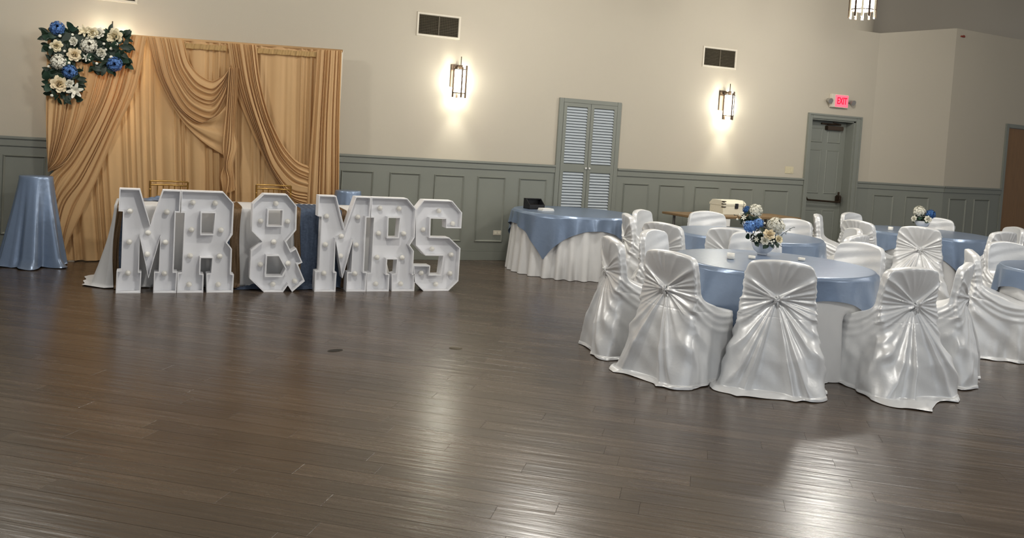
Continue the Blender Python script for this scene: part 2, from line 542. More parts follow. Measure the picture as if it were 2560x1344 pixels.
# ------------------------------------------------------------------ exit door
dr = thing('door_2', 'sage green panelled exit door with a dark push bar, set in a deep frame', 'door')
dr['kind'] = 'structure'
bm = bmesh.new()
for a, b in ((EX0, DX0), (DX1, EX1)):
    bx(bm, a, b, -0.03, 0.0, 0, 2.25, 0.004)
    bx(bm, a + (0.0 if a < 9.5 else 0.075), b - (0.055 if a < 9.5 else 0.0), -0.042, -0.029, 0, 2.225)
bx(bm, DX0, DX1, -0.03, 0, DZ, 2.25, 0.004)
bx(bm, EX0, EX1, -0.042, -0.029, 2.225, 2.2501)
obj('casing', bm, 'green', dr)
bm = bmesh.new()
bx(bm, DX0 - 0.001, DX0 + 0.012, -0.005, 0.2, 0, DZ); bx(bm, DX1 - 0.03, DX1 + 0.001, -0.005, 0.2, 0, DZ); bx(bm, DX0, DX1, -0.005, 0.2, DZ - 0.02, DZ + 0.001)
obj('jamb', bm, 'green', dr)
leaf = boxo('door_leaf', DX0 + 0.014, DX1 - 0.032, 0.15, 0.19, 0.01, DZ - 0.022, 'green', dr)
ex0, ex1 = DX0 + 0.014, DX1 - 0.032
for (a, b) in ((ex0 + 0.10, ex0 + 0.355), (ex1 - 0.355, ex1 - 0.10)):
    for z0, z1 in ((0.22, 0.80), (1.04, 1.72), (1.82, 2.05)):
        bm = bmesh.new()
        P = [(a, z0), (b, z0), (b, z1), (a, z1)]
        for k_, (ins, yy) in enumerate(((0, 0.1505), (0.012, 0.141), (0.026, 0.146), (0.05, 0.1445))):
            ring = [bm.verts.new((x + (ins if x == a else -ins), yy, z + (ins if z == z0 else -ins))) for x, z in P]
            if k_:
                for k in range(4): bm.faces.new((pr[k], pr[(k + 1) % 4], ring[(k + 1) % 4], ring[k]))
            pr = ring
        bm.faces.new(ring)
        obj('door_panel', bm, 'green', leaf)
bm = bmesh.new()
bx(bm, ex1 - 0.50, ex1 - 0.12, 0.125, 0.15, 2.10, 2.125, 0.003)
bx(bm, ex1 - 0.42, ex1 - 0.10, 0.085, 0.15, 2.02, 2.085, 0.008)
tube(bm, [(ex1 - 0.40, 0.11, 2.10), (ex1 - 0.22, 0.03, 2.112), (ex1 - 0.40, 0.0, 2.13)], 0.009)
tag(obj('door_closer', bm, 'bronze', leaf), 'bronze hydraulic door closer arm')
bm = bmesh.new()
tube(bm, [(ex0 + 0.03, 0.145, 1.03), (ex0 + 0.04, 0.08, 1.02), (ex0 + 0.085, 0.06, 0.945), (ex1 - 0.14, 0.06, 0.925), (ex1 - 0.08, 0.07, 0.96)], 0.014)
bx(bm, ex1 - 0.12, ex1 - 0.045, 0.07, 0.15, 0.91, 1.03, 0.015)
tube(bm, [(ex1 - 0.08, 0.11, 1.03), (ex1 - 0.08, 0.11, 1.08)], 0.015)
tag(obj('push_bar', bm, 'bronze', leaf), 'dark bronze push bar with latch case')

# ------------------------------------------------------------------ brown door
a0 = math.atan2(PC.y - PB.y, PC.x - PB.x)
dr = thing('door_3', 'plain varnished brown wooden door in a sage green frame', 'door', (DBX0, along(DBX0), 0), a0)
dr['kind'] = 'structure'
bm = bmesh.new()
bx(bm, -0.075, 0, -0.03, 0.06, 0, 2.37, 0.004); bx(bm, 0.93, 1.0, -0.03, 0.06, 0, 2.37, 0.004); bx(bm, 0, 0.93, -0.03, 0.06, 2.305, 2.37, 0.004)
obj('casing', bm, 'green', dr)
lf = boxo('door_leaf', 0.004, 0.926, 0.0, 0.045, 0.01, 2.30, 'brown', dr, 0.003)
bm = bmesh.new(); bmesh.ops.create_uvsphere(bm, u_segments=12, v_segments=8, radius=0.03, matrix=Matrix.Translation((0.85, -0.05, 1.0)))
tube(bm, [(0.85, 0, 1.0), (0.85, -0.04, 1.0)], 0.012); obj('knob', bm, 'steel', lf, True)

# ------------------------------------------------------------------ wall vents
def vent(xa, xb, za, zb, label):
    t = thing('air_vent', label, 'vent', ((xa + xb) / 2, 0, (za + zb) / 2), 0, 'white return air grilles')
    W, H = (xb - xa) / 2, (zb - za) / 2
    b = 0.032
    bm = bmesh.new()
    P = [(-W, -H), (W, -H), (W, H), (-W, H)]
    for k_, (ins, yy) in enumerate(((0, 0.0), (0.006, -0.016), (b - 0.006, -0.018), (b, -0.008), (b, 0.0))):
        ring = [bm.verts.new((x - math.copysign(ins, x), yy, z - math.copysign(ins, z))) for x, z in P]
        if k_:
            for k in range(4): bm.faces.new((pr[k], pr[(k + 1) % 4], ring[(k + 1) % 4], ring[k]))
        pr = ring
    obj('frame', bm, 'vent', t)
    boxo('cavity', -W + b, W - b, -0.003, -0.001, -H + b, H - b, 'void', t)
    bm = bmesh.new()
    R_ = Matrix.Rotation(rad(-35), 4, 'X')
    nn = 12
    for k in range(nn):
        z = -H + b + (k + 0.5) * (2 * H - 2 * b) / nn
        bx(bm, -W + b, W - b, -0.005, 0.005, -0.0016, 0.0016, 0, Matrix.Translation((0, -0.009, z)) @ R_)
    o = obj('louvre_slats', bm, 'slat_dark', t); o['kind'] = 'stuff'
    bm = bmesh.new()
    for k in range(1, 22):
        x = -W + b + k * (2 * W - 2 * b) / 22
        bx(bm, x - 0.0012, x + 0.0012, -0.005, -0.004, -H + b, H - b)
    o = obj('rear_blades', bm, 'slat_dark', t); o['kind'] = 'stuff'
    boxo('divider', -0.008, 0.008, -0.017, -0.002, -H + b, H - b, 'slat_dark', t)
    return t
vent(2.985, 3.555, 2.755, 3.052, 'white framed air vent above the wall lamp beside the drapes')
vent(7.15, 7.73, 2.755, 3.052, 'white framed air vent above the wall lamp near the exit door')
vent(-0.715, -0.143, 2.765, 3.06, 'white framed air vent above the flower corner, only its lower edge in view')

# ------------------------------------------------------------------ wall sconces
def sconce(X, label, power):
    t = thing('wall_sconce', label, 'lamp', (X, 0, 2.04), 0, 'bronze wall sconces')
    cy, r = -0.125, 0.082
    bp = boxo('back_plate', -0.085, 0.02, -0.02, 0, 0.13, 0.41, 'bronze', t, 0.004)
    bm = bmesh.new(); bx(bm, -0.03, 0.03, cy, -0.015, 0.36, 0.39, 0.004); obj('arm', bm, 'bronze', t)
    for k in range(4):
        a = rad(45 * 0 + 90 * k)
        x, y = r * math.cos(a), cy + r * math.sin(a)
        bm = bmesh.new(); bx(bm, x - 0.010, x + 0.010, y - 0.006, y + 0.006, 0.0, 0.40 if k != 3 else 0.37, 0.002)
        obj('bar', bm, 'bronze', t)
    for z in (0.055, 0.345):
        bm = bmesh.new()
        lathe(bm, [(r - 0.012, z - 0.005), (r, z - 0.005), (r, z + 0.005), (r - 0.012, z + 0.005)], 20, 0, cy, (False, False))
        obj('ring', bm, 'bronze', t)
    bm = bmesh.new(); lathe(bm, [(0.062, 0.06), (0.066, 0.07), (0.066, 0.335), (0.062, 0.345)], 24, 0, cy, (False, False))
    tag(obj('glass_shade', bm, 'glow', t, True), 'glowing frosted glass tube')
    bm = bmesh.new(); tube(bm, [(0.005, cy, 0.34), (0.005, cy, 0.40)], 0.022, 10); tube(bm, [(0.005, cy, 0.40), (0.005, cy, 0.505)], 0.006, 8)
    obj('stem', bm, 'bronze', t)
    l = lamp('sconce_lamp', 'POINT', (X, -0.135, 2.22), 1.5, (1.0, 0.97, 0.82), 0.05)
    for nm, zz, rx, e in (('sconce_downlight', 2.09, 0, 1.5), ('sconce_uplight', 2.40, PI, 0.8)):
        s = lamp(nm, 'SPOT', (X, -0.125, zz), power * e, (1.0, 0.97, 0.86), 0.03, (rx + (rad(-6) if rx == 0 else rad(6)), 0, 0), spot_size=rad(70), spot_blend=0.8)
    return t
sconce(3.545, 'lit bronze wall sconce between the drapes and the louvred closet', 20)
sconce(7.565, 'lit bronze wall sconce between the louvred closet and exit door', 20)
sconce(-0.385, 'wall sconce mostly hidden behind the flower corner, its thin stem showing', 30)

# ------------------------------------------------------------------ pendant lamps
PZ = 3.30
def pendant(X, Y, label, first=None):
    if first is not None:
        t = copy_thing(first, (X, Y, PZ), 0, label)
    else:
        t = thing('pendant_lamp', label, 'lamp', (X, Y, PZ), 0, 'caged pendant lamps')
        r = 0.155
        bm = bmesh.new(); lathe(bm, [(0.118, 0.085), (0.126, 0.10), (0.126, 0.62), (0.11, 0.63)], 32, caps=(True, True))
        tag(obj('glass_shade', bm, 'pendant_glow', t, True), 'glowing white glass drum')
        for k in range(12):
            a = 2 * PI * (k + 0.5) / 12
            bm = bmesh.new(); x, y = r * math.cos(a), r * math.sin(a)
            bx(bm, -0.012, 0.012, -0.004, 0.004, 0, 0.66, 0.0015, Matrix.Translation((x, y, 0)) @ Matrix.Rotation(a + PI / 2, 4, 'Z'))
            obj('bar', bm, 'glass' if k % 2 else 'bronze', t)
        for z in (0.09, 0.56):
            bm = bmesh.new()
            lathe(bm, [(r - 0.016, z - 0.006), (r - 0.004, z - 0.006), (r - 0.004, z + 0.006), (r - 0.016, z + 0.006)], 32, caps=(False, False))
            obj('ring', bm, 'bronze', t)
        bm = bmesh.new(); lathe(bm, [(0.0, 0.66), (r, 0.66), (r, 0.68), (0.03, 0.70), (0.012, 0.72), (0.012, 1.88)], 24)
        obj('stem', bm, 'bronze', t)
    lamp('pendant_light', 'POINT', (X, Y, PZ - 0.06), 120, (1.0, 0.965, 0.90), 0.13)
    return t
p1 = pendant(7.92, -2.16, 'lit caged pendant lamp hanging above the exit door side of the hall')
for X, Y, lb in ((3.9, -2.3, 'lit caged pendant lamp out of the picture above the gift table'), (-1.0, -2.7, 'lit caged pendant lamp out of the picture above the first letter M'),
                 (5.7, -5.2, 'lit caged pendant lamp out of the picture above the nearest round table'), (1.3, -5.2, 'lit caged pendant lamp out of the picture above the open floor'),
                 (10.2, -5.4, 'lit caged pendant lamp out of the picture beyond the chairs at the edge'), (3.4, -8.6, 'lit caged pendant lamp out of the picture nearest the camera'),
                 (7.6, -8.6, 'lit caged pendant lamp out of the picture beside the camera')):
    pendant(X, Y, lb, p1)

# ------------------------------------------------------------------ exit sign, plates
t = thing('exit_sign', 'red lit EXIT sign with two small emergency lamps over the exit door', 'sign', (9.66, 0, 2.36))
boxo('housing', -0.19, 0.13, -0.06, 0, 0.0, 0.20, 'vent', t, 0.006)
fc = boxo('face', -0.125, 0.12, -0.066, -0.058, 0.012, 0.188, 'exitface', t, 0.003)
cu = bpy.data.curves.new('lettering', 'FONT'); cu.body = 'EXIT'; cu.size = 0.125; cu.align_x = 'CENTER'; cu.extrude = 0.002
cu.offset = 0.002
cu.materials.append(M['exitletter'])
o = bpy.data.objects.new('lettering_curve', cu); C.objects.link(o)
me = bpy.data.meshes.new_from_object(o.evaluated_get(bpy.context.evaluated_depsgraph_get())); bpy.data.objects.remove(o)
me.name = 'lettering'
o = bpy.data.objects.new('lettering', me); C.objects.link(o); o.parent = fc
o.location = (-0.002, -0.068, 0.055); o.rotation_euler = (PI / 2, 0, 0); o.scale = (0.74, 1.15, 1)
for s in (-1, 1):
    x = -0.235 if s < 0 else 0.19
    bm = bmesh.new(); tube(bm, [(x - 0.06 * s, -0.03, 0.10), (x, -0.04, 0.10)], 0.012)
    tube(bm, [(x + 0.01 * s, -0.03, 0.105), (x + 0.01 * s, -0.10, 0.085)], [0.026, 0.042], 14)
    obj('emergency_lamp', bm, 'steel', t, False)
def plate(name, x0, x1, z0, z1, label, m, holes):
    t = thing(name, label, 'wall plate', ((x0 + x1) / 2, 0, (z0 + z1) / 2))
    W, H = (x1 - x0) / 2, (z1 - z0) / 2
    y = -0.012 if z1 < 1.2 else 0.0
    boxo('plate', -W, W, y - 0.007, y, -H, H, m, t, 0.003)
    for hx, hz, hw, hh, mm in holes:
        boxo('rocker' if 'switch' in name else 'socket', hx - hw, hx + hw, y - 0.011, y - 0.006, hz - hh, hz + hh, mm, t, 0.002)
plate('switch_plate', 8.745, 8.90, 1.325, 1.43, 'almond double switch plate on the wall left of the exit door', 'plate', [(-0.035, 0, 0.016, 0.033, 'plate'), (0.035, 0, 0.016, 0.033, 'plate')])
plate('wall_outlet', 4.16, 4.272, 0.325, 0.388, 'white wall outlet low on the panelling beside the gift table', 'vent', [(-0.026, 0, 0.016, 0.016, 'ivory'), (0.026, 0, 0.016, 0.016, 'ivory')])
t = thing('alarm_strobe', 'tiny dull red alarm fitting high by the partition corner', 'alarm', (11.93, along(11.93), 3.66), a0)
boxo('base', -0.045, 0.045, -0.03, 0, -0.012, 0.012, 'redplastic', t, 0.004)
boxo('lens', -0.02, 0.02, -0.038, -0.028, -0.007, 0.02, 'redplastic', t, 0.003)
for nm, lab, X, Y, rx_, ry_, rz, mm in (('floor_mark', 'small dark oval floor mark left of the long floor reflection', 1.29, -4.37, 0.06, 0.028, 0.3, 'scuff'),  # dark mark on the planks, built as a thin oval disc
                                      ('floor_outlet', 'small grey floor cap lying in the bright floor reflection', 2.17, -4.42, 0.05, 0.03, -0.4, 'slat_dark')):
    bm = bmesh.new(); lathe(bm, [(1, 0.0005), (0.9, 0.004), (0.5, 0.005)], 20)
    for v in bm.verts: v.co.x *= rx_; v.co.y *= ry_
    o = tag(obj(nm, bm, mm), lab, 'floor fitting'); o.location = (X, Y, 0); o.rotation_euler = (0, 0, rz)

# ------------------------------------------------------------------ cloth builders
def drape(name, R, H, ext, m, parent=None, nth=220, folds=26, famp=0.03, seed=0, flare=0.02, sharp=1.6, floor=False, noise=0.4, top=0.0, off=0.004, dents=()):
    """cloth on a round top: flat disc, rounded lip, skirt. ext(theta) is the drop length."""
    rs = np.random.RandomState(seed)
    th = np.linspace(0, 2 * PI, nth, endpoint=False)
    dr = np.array([ext(t) for t in th])
    ph = folds * th + noise * sum(rs.uniform(0.5, 1.5) * np.sin(k * th + rs.uniform(0, 6.28)) for k in (2, 3, 5, 7))
    wv = np.sin(ph)
    wave = np.sign(wv) * np.abs(wv) ** (1 / sharp) * (0.75 + 0.35 * np.sin(3 * th + rs.uniform(0, 6)))
    rows = []
    for f in (0.02, 0.35, 0.7, 0.9, 0.965):
        rr = R * f
        zz = H + top * np.sin(3 * th + f * 7) * f
        rows.append(np.stack([rr * np.cos(th), rr * np.sin(th), np.full(nth, H) + zz - H], 1))
    lip = 0.012
    for a in (0.3, 0.7, 1.0):
        rr = R - lip + lip * math.sin(a * PI / 2)
        rows.append(np.stack([rr * np.cos(th), rr * np.sin(th), np.full(nth, H - lip * (1 - math.cos(a * PI / 2)))], 1))
    n = 22
    for i in range(1, n + 1):
        q = i / n
        d = np.maximum(dr - lip, 0.01) * q
        amp = famp * (d / 0.5) ** (1.0 if floor else 0.7)
        rr = R + flare * d / 0.5 + amp * wave + off
        z = H - lip - d
        if floor: z = np.maximum(z, 0.004)
        for da, df, hwid in dents:      # cloth pushed in by the seat of a chair
            dd = (th - da + PI) % (2 * PI) - PI
            lim = df / np.maximum(np.cos(dd), 0.3) - 0.015
            m_ = smooth01(hwid + 0.10, hwid, np.abs(dd)) * smooth01(0.50, 0.40, z)
            rr = np.where(rr > lim, rr + (lim - rr) * m_, rr)
        rows.append(np.stack([rr * np.cos(th), rr * np.sin(th), z], 1))
    v = np.concatenate(rows)
    f = [(b, a, d, c) for a, b, c, d in grid_faces(len(rows), nth, True)]
    f.append(tuple(range(nth)))
    o = pyd(name, v, f, m, parent)
    return o


def square_ext(R, a, corner, cut=0.03):
    def e(t):
        u = t - corner + PI / 4
        c, s = abs(math.cos(u)), abs(math.sin(u))
        L = a / max(c, s)
        return max(L - R, 0.05)
    return e


T1 = (4.58, -4.93); T2 = (5.86, -2.95); T3 = (9.12, -2.28); T4 = (7.68, -5.45); TG = (4.88, -0.86)
CH = [
    (3.95, -5.79, T1, -3, 'white satin chair nearest the camera, its knotted back square to us', 0),
    (3.34, -5.37, T1, -4, 'white satin chair between the nearest chair and the side-on one, knotted back to us', 1),
    (4.86, -6.05, T1, -18, 'white satin chair next to the nearest one, back turned towards the blue table', 2),
    (5.62, -5.83, T1, -14, 'white satin chair seen edge-on at the floor side of the nearest table', 3),
    (3.30, -4.62, T1, 0, 'white satin chair seen side-on by the open floor at the nearest table', 3),
    (4.02, -4.05, T1, 0, 'white satin chair facing us across the nearest table, towards the closet', 4),
    (5.12, -4.02, T1, 0, 'white satin chair facing us right behind the nearest flower bowl', 1),
    (5.70, -4.72, T1, 0, 'white satin chair facing us at the end of the nearest blue table', 0),
    (4.66, -2.51, T2, 0, 'white satin chair side-on in front of the gift table', 1),
    (5.15, -1.96, T2, 0, 'white satin chair facing us beside the gift table edge', 4),
    (4.54, -3.37, T2, 4, 'white satin chair with its gathered back to us below the gift table', 2),
    (6.09, -1.88, T2, 0, 'white satin chair facing us before the end of the oak table', 3),
    (5.06, -3.74, T2, 0, 'white satin chair mostly hidden behind the chair at the flower bowl', 4),
    (6.81, -2.54, T2, 0, 'white satin chair facing us partly hidden by the nearest flowers', 4),
    (6.84, -3.45, T2, 0, 'white satin chair facing us at the far end of the middle table', 1),
    (6.30, -4.06, T2, 0, 'white satin chair with gathered back between the middle and nearest tables', 0),
    (7.88, -1.72, T3, -22, 'white satin chair turned sideways below the exit door', 1),
    (7.84, -2.44, T3, 0, 'white satin chair with gathered back before the exit door push bar', 4),
    (8.86, -1.32, T3, 0, 'white satin chair facing us against the partition panelling', 3),
    (8.18, -3.05, T3, 0, 'white satin chair with full knotted back to us at the partition table', 2),
    (9.92, -1.72, T3, 0, 'white satin chair facing us just beside the partition flower bowl', 1),
    (9.20, -3.30, T3, 0, 'white satin chair with gathered back below the brown door', 4),
    (10.14, -2.74, T3, 0, 'white satin chair facing us below the brown door', 3),
    (6.58, -5.06, T4, -24, 'white satin chair seen edge-on in the group at the picture edge', 4),
    (7.82, -4.40, T4, 0, 'white satin chair facing us in the group at the picture edge', 0),
    (6.82, -6.05, T4, 0, 'white satin chair cut off by the picture edge, back to us', 2),
]
def to(px, py, c): return math.degrees(math.atan2(c[1] - py, c[0] - px))
BACK, DEPTH = 0.295, 0.40
def seat_pos(px, py, c, da):
    a = rad(to(px, py, c) + da)
    dd = math.hypot(px - c[0], py - c[1])
    if dd < 1.05: px, py = c[0] + (px - c[0]) * 1.05 / dd, c[1] + (py - c[1]) * 1.05 / dd
    return px, py, a
DENTS = {}
for px, py, c, da, label, var in CH:
    x, y, a = seat_pos(px, py, c, da)
    dd = math.hypot(x - c[0], y - c[1])
    DENTS.setdefault(c, []).append((math.atan2(y - c[1], x - c[0]), dd - 0.47, 0.14))
TH = 0.735
def round_table(X, Y, R, corner, labels, seed, lap=True, folds=26, famp=0.028, half=0.914, of=19, oa=0.026):
    dents = DENTS.get((X, Y), ())
    t = thing('round_table', labels[0], 'table', (X, Y, 0), 0, 'round folding tables under the cloths')
    bm = bmesh.new(); lathe(bm, [(R - 0.02, TH - 0.03), (R - 0.012, TH - 0.028), (R - 0.012, TH - 0.012), (R - 0.02, TH - 0.010)], 48)
    obj('tabletop', bm, 'oak', t)
    for k in range(4):
        a = PI / 4 + k * PI / 2
        bm = bmesh.new(); tube(bm, [(0.45 * math.cos(a), 0.45 * math.sin(a), TH - 0.03), (0.5 * math.cos(a), 0.5 * math.sin(a), 0)], 0.014)
        obj('leg', bm, 'grey_metal', t)
    c = drape('tablecloth', R, TH - 0.004, lambda th: TH - 0.006, 'linen', None, 300, folds, famp, seed, 0.03, floor=True, sharp=1.4, dents=dents)
    c.location = (X, Y, 0); tag(c, labels[1], 'tablecloth', 'white floor-length tablecloths')
    if lap:
        o = drape('table_overlay', R + 0.012, TH, square_ext(R, half, corner), 'blue', None, 300, of, oa, seed + 5, 0.05, sharp=1.0, noise=0.6, off=0.016)
        o.location = (X, Y, 0); tag(o, labels[2], 'table overlay', 'blue satin table overlays')
    return t


round_table(*T1, 0.755, rad(-143), ('round folding table hidden under the nearest cloths', 'white floor-length cloth on the round table nearest the camera', 'dusty blue satin overlay on the round table nearest the camera'), 1, folds=15, famp=0.022, of=15, oa=0.042)
round_table(*T2, 0.755, rad(-128), ('round folding table hidden under the middle cloths', 'white floor-length cloth on the middle round table before the oak table', 'dusty blue satin overlay on the middle round table before the oak table'), 2, folds=15)
round_table(*T3, 0.755, rad(-103), ('round folding table hidden under the cloths before the partition', 'white floor-length cloth on the round table before the partition wall', 'dusty blue satin overlay on the round table before the partition wall'), 3, folds=15)
round_table(*T4, 0.755, rad(-150), ('round folding table hidden behind chairs at the picture edge', 'white floor-length cloth on the table at the picture edge', 'dusty blue satin overlay on the table at the picture edge'), 4, folds=15)
round_table(*TG, 0.745, rad(-141), ('round folding table hidden under the gift table cloths', 'white pleated floor-length cloth on the gift table by the closet', 'dusty blue satin overlay with a pointed corner on the gift table by the closet'), 6, folds=30, famp=0.03, half=0.90, of=21, oa=0.04)

# items on the gift table
t = thing('card_box', 'small black open box on the gift table', 'box', (4.42, -0.66, TH + 0.001), rad(8))
bm = bmesh.new()
bx(bm, -0.11, 0.11, -0.07, -0.062, 0, 0.055, 0.001); bx(bm, -0.11, 0.11, 0.062, 0.07, 0, 0.125, 0.001)
for s in (-1, 1):
    vs = [bm.verts.new((s * 0.11, y, z)) for y, z in ((-0.07, 0), (0.07, 0), (0.07, 0.125), (0.02, 0.125), (-0.07, 0.055))]
    ws = [bm.verts.new((s * 0.102, y, z)) for y, z in ((-0.07, 0), (0.07, 0), (0.07, 0.125), (0.02, 0.125), (-0.07, 0.055))]
    bm.faces.new(vs); bm.faces.new(ws[::-1])
    for k in range(5): bm.faces.new((vs[k], ws[k], ws[(k + 1) % 5], vs[(k + 1) % 5]))
bx(bm, -0.11, 0.11, -0.07, 0.07, 0, 0.008); bx(bm, -0.11, 0.11, 0.015, 0.07, 0.117, 0.125)
obj('box_body', bm, 'black', t)
boxo('box_insert', -0.098, 0.098, -0.058, 0.058, 0.009, 0.05, 'void', t)
t = thing('card_stack', 'flat stack of white cards in front of the black box', 'cards', (4.49, -0.86, TH + 0.001), rad(8))
for k in range(4):
    boxo('card', -0.085 + 0.004 * k, 0.085 - 0.003 * k, -0.055, 0.055, k * 0.007, k * 0.007 + 0.0065, 'paper', t)

# ------------------------------------------------------------------ cocktail tables
def cocktail(X, Y, H, rt_, rb, label, seed, sy=1.0):
    rs = np.random.RandomState(seed)
    t = thing('cocktail_table', label, 'table', (X, Y, 0), 0, 'tall cocktail tables in blue satin')
    bm = bmesh.new(); lathe(bm, [(rt_ - 0.012, H - 0.03), (rt_ - 0.008, H - 0.006)], 32); tube(bm, [(0, 0, 0.03), (0, 0, H - 0.03)], 0.03); lathe(bm, [(0.13, 0.004), (0.12, 0.03)], 24)
    for v in bm.verts: v.co.x *= 0.9; v.co.y *= 0.9 * sy; v.co.z = min(v.co.z, H - 0.016)
    obj('pedestal', bm, 'grey_metal', t)
    nth, n = 200, 40
    th = np.linspace(0, 2 * PI, nth, endpoint=False)
    rows = [np.stack([rt_ * f * np.cos(th), rt_ * f * np.sin(th) * sy, np.full(nth, H)], 1) for f in (0.03, 0.6, 0.97)]
    ph = 7 * th + 0.9 * np.sin(2 * th + rs.uniform(0, 6)) + 0.5 * np.sin(3 * th + rs.uniform(0, 6))
    wave = np.sign(np.sin(ph)) * np.abs(np.sin(ph)) ** 0.8
    wave2 = np.sin(13 * th + 1.3 * np.sin(3 * th))
    for i in range(n + 1):
        q = i / n
        z = (H - 0.006) * (1 - q)
        base = rt_ + (rb - rt_) * q ** 1.15
        amp = 0.05 * q ** 1.2
        rr = base + amp * wave * (1 + 0.4 * np.sin(2 * th + seed)) + 0.012 * q * wave2
        zz = np.full(nth, z)
        if q > 0.9:
            e = (q - 0.9) / 0.1
            rr = rr + 0.05 * e * (0.5 + 0.5 * np.sin(5 * th + seed))
            zz = np.maximum(zz * (1 - 0.2 * e), 0.006 + 0.022 * (1 - e) + 0.012 * e * (0.5 + 0.5 * np.sin(9 * th)))
        rows.append(np.stack([rr * np.cos(th), rr * np.sin(th) * sy, zz], 1))
    v = np.concatenate(rows)
    f = [(b, a, d, c) for a, b, c, d in grid_faces(len(rows), nth, True)] + [tuple(range(nth))]
    pyd('satin_cover', v, f, 'blue', t)
    return t
cocktail(-0.995, -0.58, 0.90, 0.152, 0.29, 'tall cocktail table in draped blue satin beside the left end of the drapes', 4, 0.85)
cocktail(2.13, -0.62, 0.872, 0.145, 0.29, 'tall cocktail table in blue satin half hidden behind the second letter M', 9, 0.85)

# ------------------------------------------------------------------ drape backdrop
bd = thing('drape_backdrop', 'champagne gold draped backdrop with swags on a pipe frame', 'backdrop', (0, 0, 0))
YB = -0.27
def ztop(x): return 2.375 + 0.0275 * (x + 0.97)
bm = bmesh.new(); tube(bm, [(-0.98, YB + 0.005, ztop(-0.98)), (2.05, YB + 0.005, ztop(2.05))], 0.016, 10)
obj('top_pole', bm, 'gold', bd, True)
for x in (-0.80, 2.045):
    bm = bmesh.new(); tube(bm, [(x, YB + 0.03, 0), (x, YB + 0.03, ztop(x))], 0.018, 10); bx(bm, x - 0.16, x + 0.16, YB - 0.03, YB + 0.09, 0.0, 0.008)
    obj('upright', bm, 'vent', bd)
rs = np.random.RandomState(3)
nc, nr = 460, 30
u = np.linspace(0, 1, nc)
ph = 2 * PI * (34 * u + 0.5 * np.sin(2 * PI * 3 * u + 1) + 0.35 * np.sin(2 * PI * 7 * u) + 0.2 * np.sin(2 * PI * 11 * u + 2))
fold = np.sin(ph) + 0.35 * np.sin(2.3 * ph + 1)
ampx = 0.55 + 0.45 * np.sin(2 * PI * 2.3 * u + 0.5)
rows = []
for i in range(nr):
    q = i / (nr - 1)
    xl, xr = -0.965 + 0.20 * q ** 1.5, 2.025 + 0.06 * q
    X = xl + (xr - xl) * u
    Y = YB + 0.0 - 0.016 * fold * (0.5 + 0.6 * q) * (0.45 + ampx) - 0.008 * np.sin(ph * 0.5 + 3 * q)
    Z = (1 - q) * (2.375 + 0.0275 * (X + 0.97) - 0.006) + q * 0.012
    Y = Y - 0.03 * smooth01(0.96, 1.0, q)
    rows.append(np.stack([X, Y, Z], 1))
pyd('back_curtain', np.concatenate(rows), grid_faces(nr, nc), 'gold', bd)
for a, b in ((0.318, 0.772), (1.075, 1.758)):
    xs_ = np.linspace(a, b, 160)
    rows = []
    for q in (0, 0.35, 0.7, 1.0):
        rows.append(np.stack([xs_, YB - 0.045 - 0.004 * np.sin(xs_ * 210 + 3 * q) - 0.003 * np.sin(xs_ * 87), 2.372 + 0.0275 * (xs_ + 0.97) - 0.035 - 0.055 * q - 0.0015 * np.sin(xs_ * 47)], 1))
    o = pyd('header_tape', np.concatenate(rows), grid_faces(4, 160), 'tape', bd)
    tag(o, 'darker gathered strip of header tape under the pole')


def resample(pts, n):
    p = np.array(pts, float)
    d = np.r_[0, np.cumsum(np.linalg.norm(np.diff(p, axis=0), axis=1))]
    d /= d[-1]
    t = np.linspace(0, 1, n)
    # Catmull-Rom through the points by parameter d
    out = np.zeros((n, p.shape[1]))
    m = np.gradient(p, d, axis=0) if len(p) > 2 else np.tile((p[-1] - p[0]), (len(p), 1))
    for i, tt in enumerate(t):
        k = min(max(np.searchsorted(d, tt) - 1, 0), len(p) - 2)
        hh = d[k + 1] - d[k]
        s = (tt - d[k]) / hh
        out[i] = (2 * s**3 - 3 * s**2 + 1) * p[k] + (s**3 - 2 * s**2 + s) * hh * m[k] + (-2 * s**3 + 3 * s**2) * p[k + 1] + (s**3 - s**2) * hh * m[k + 1]
    return out


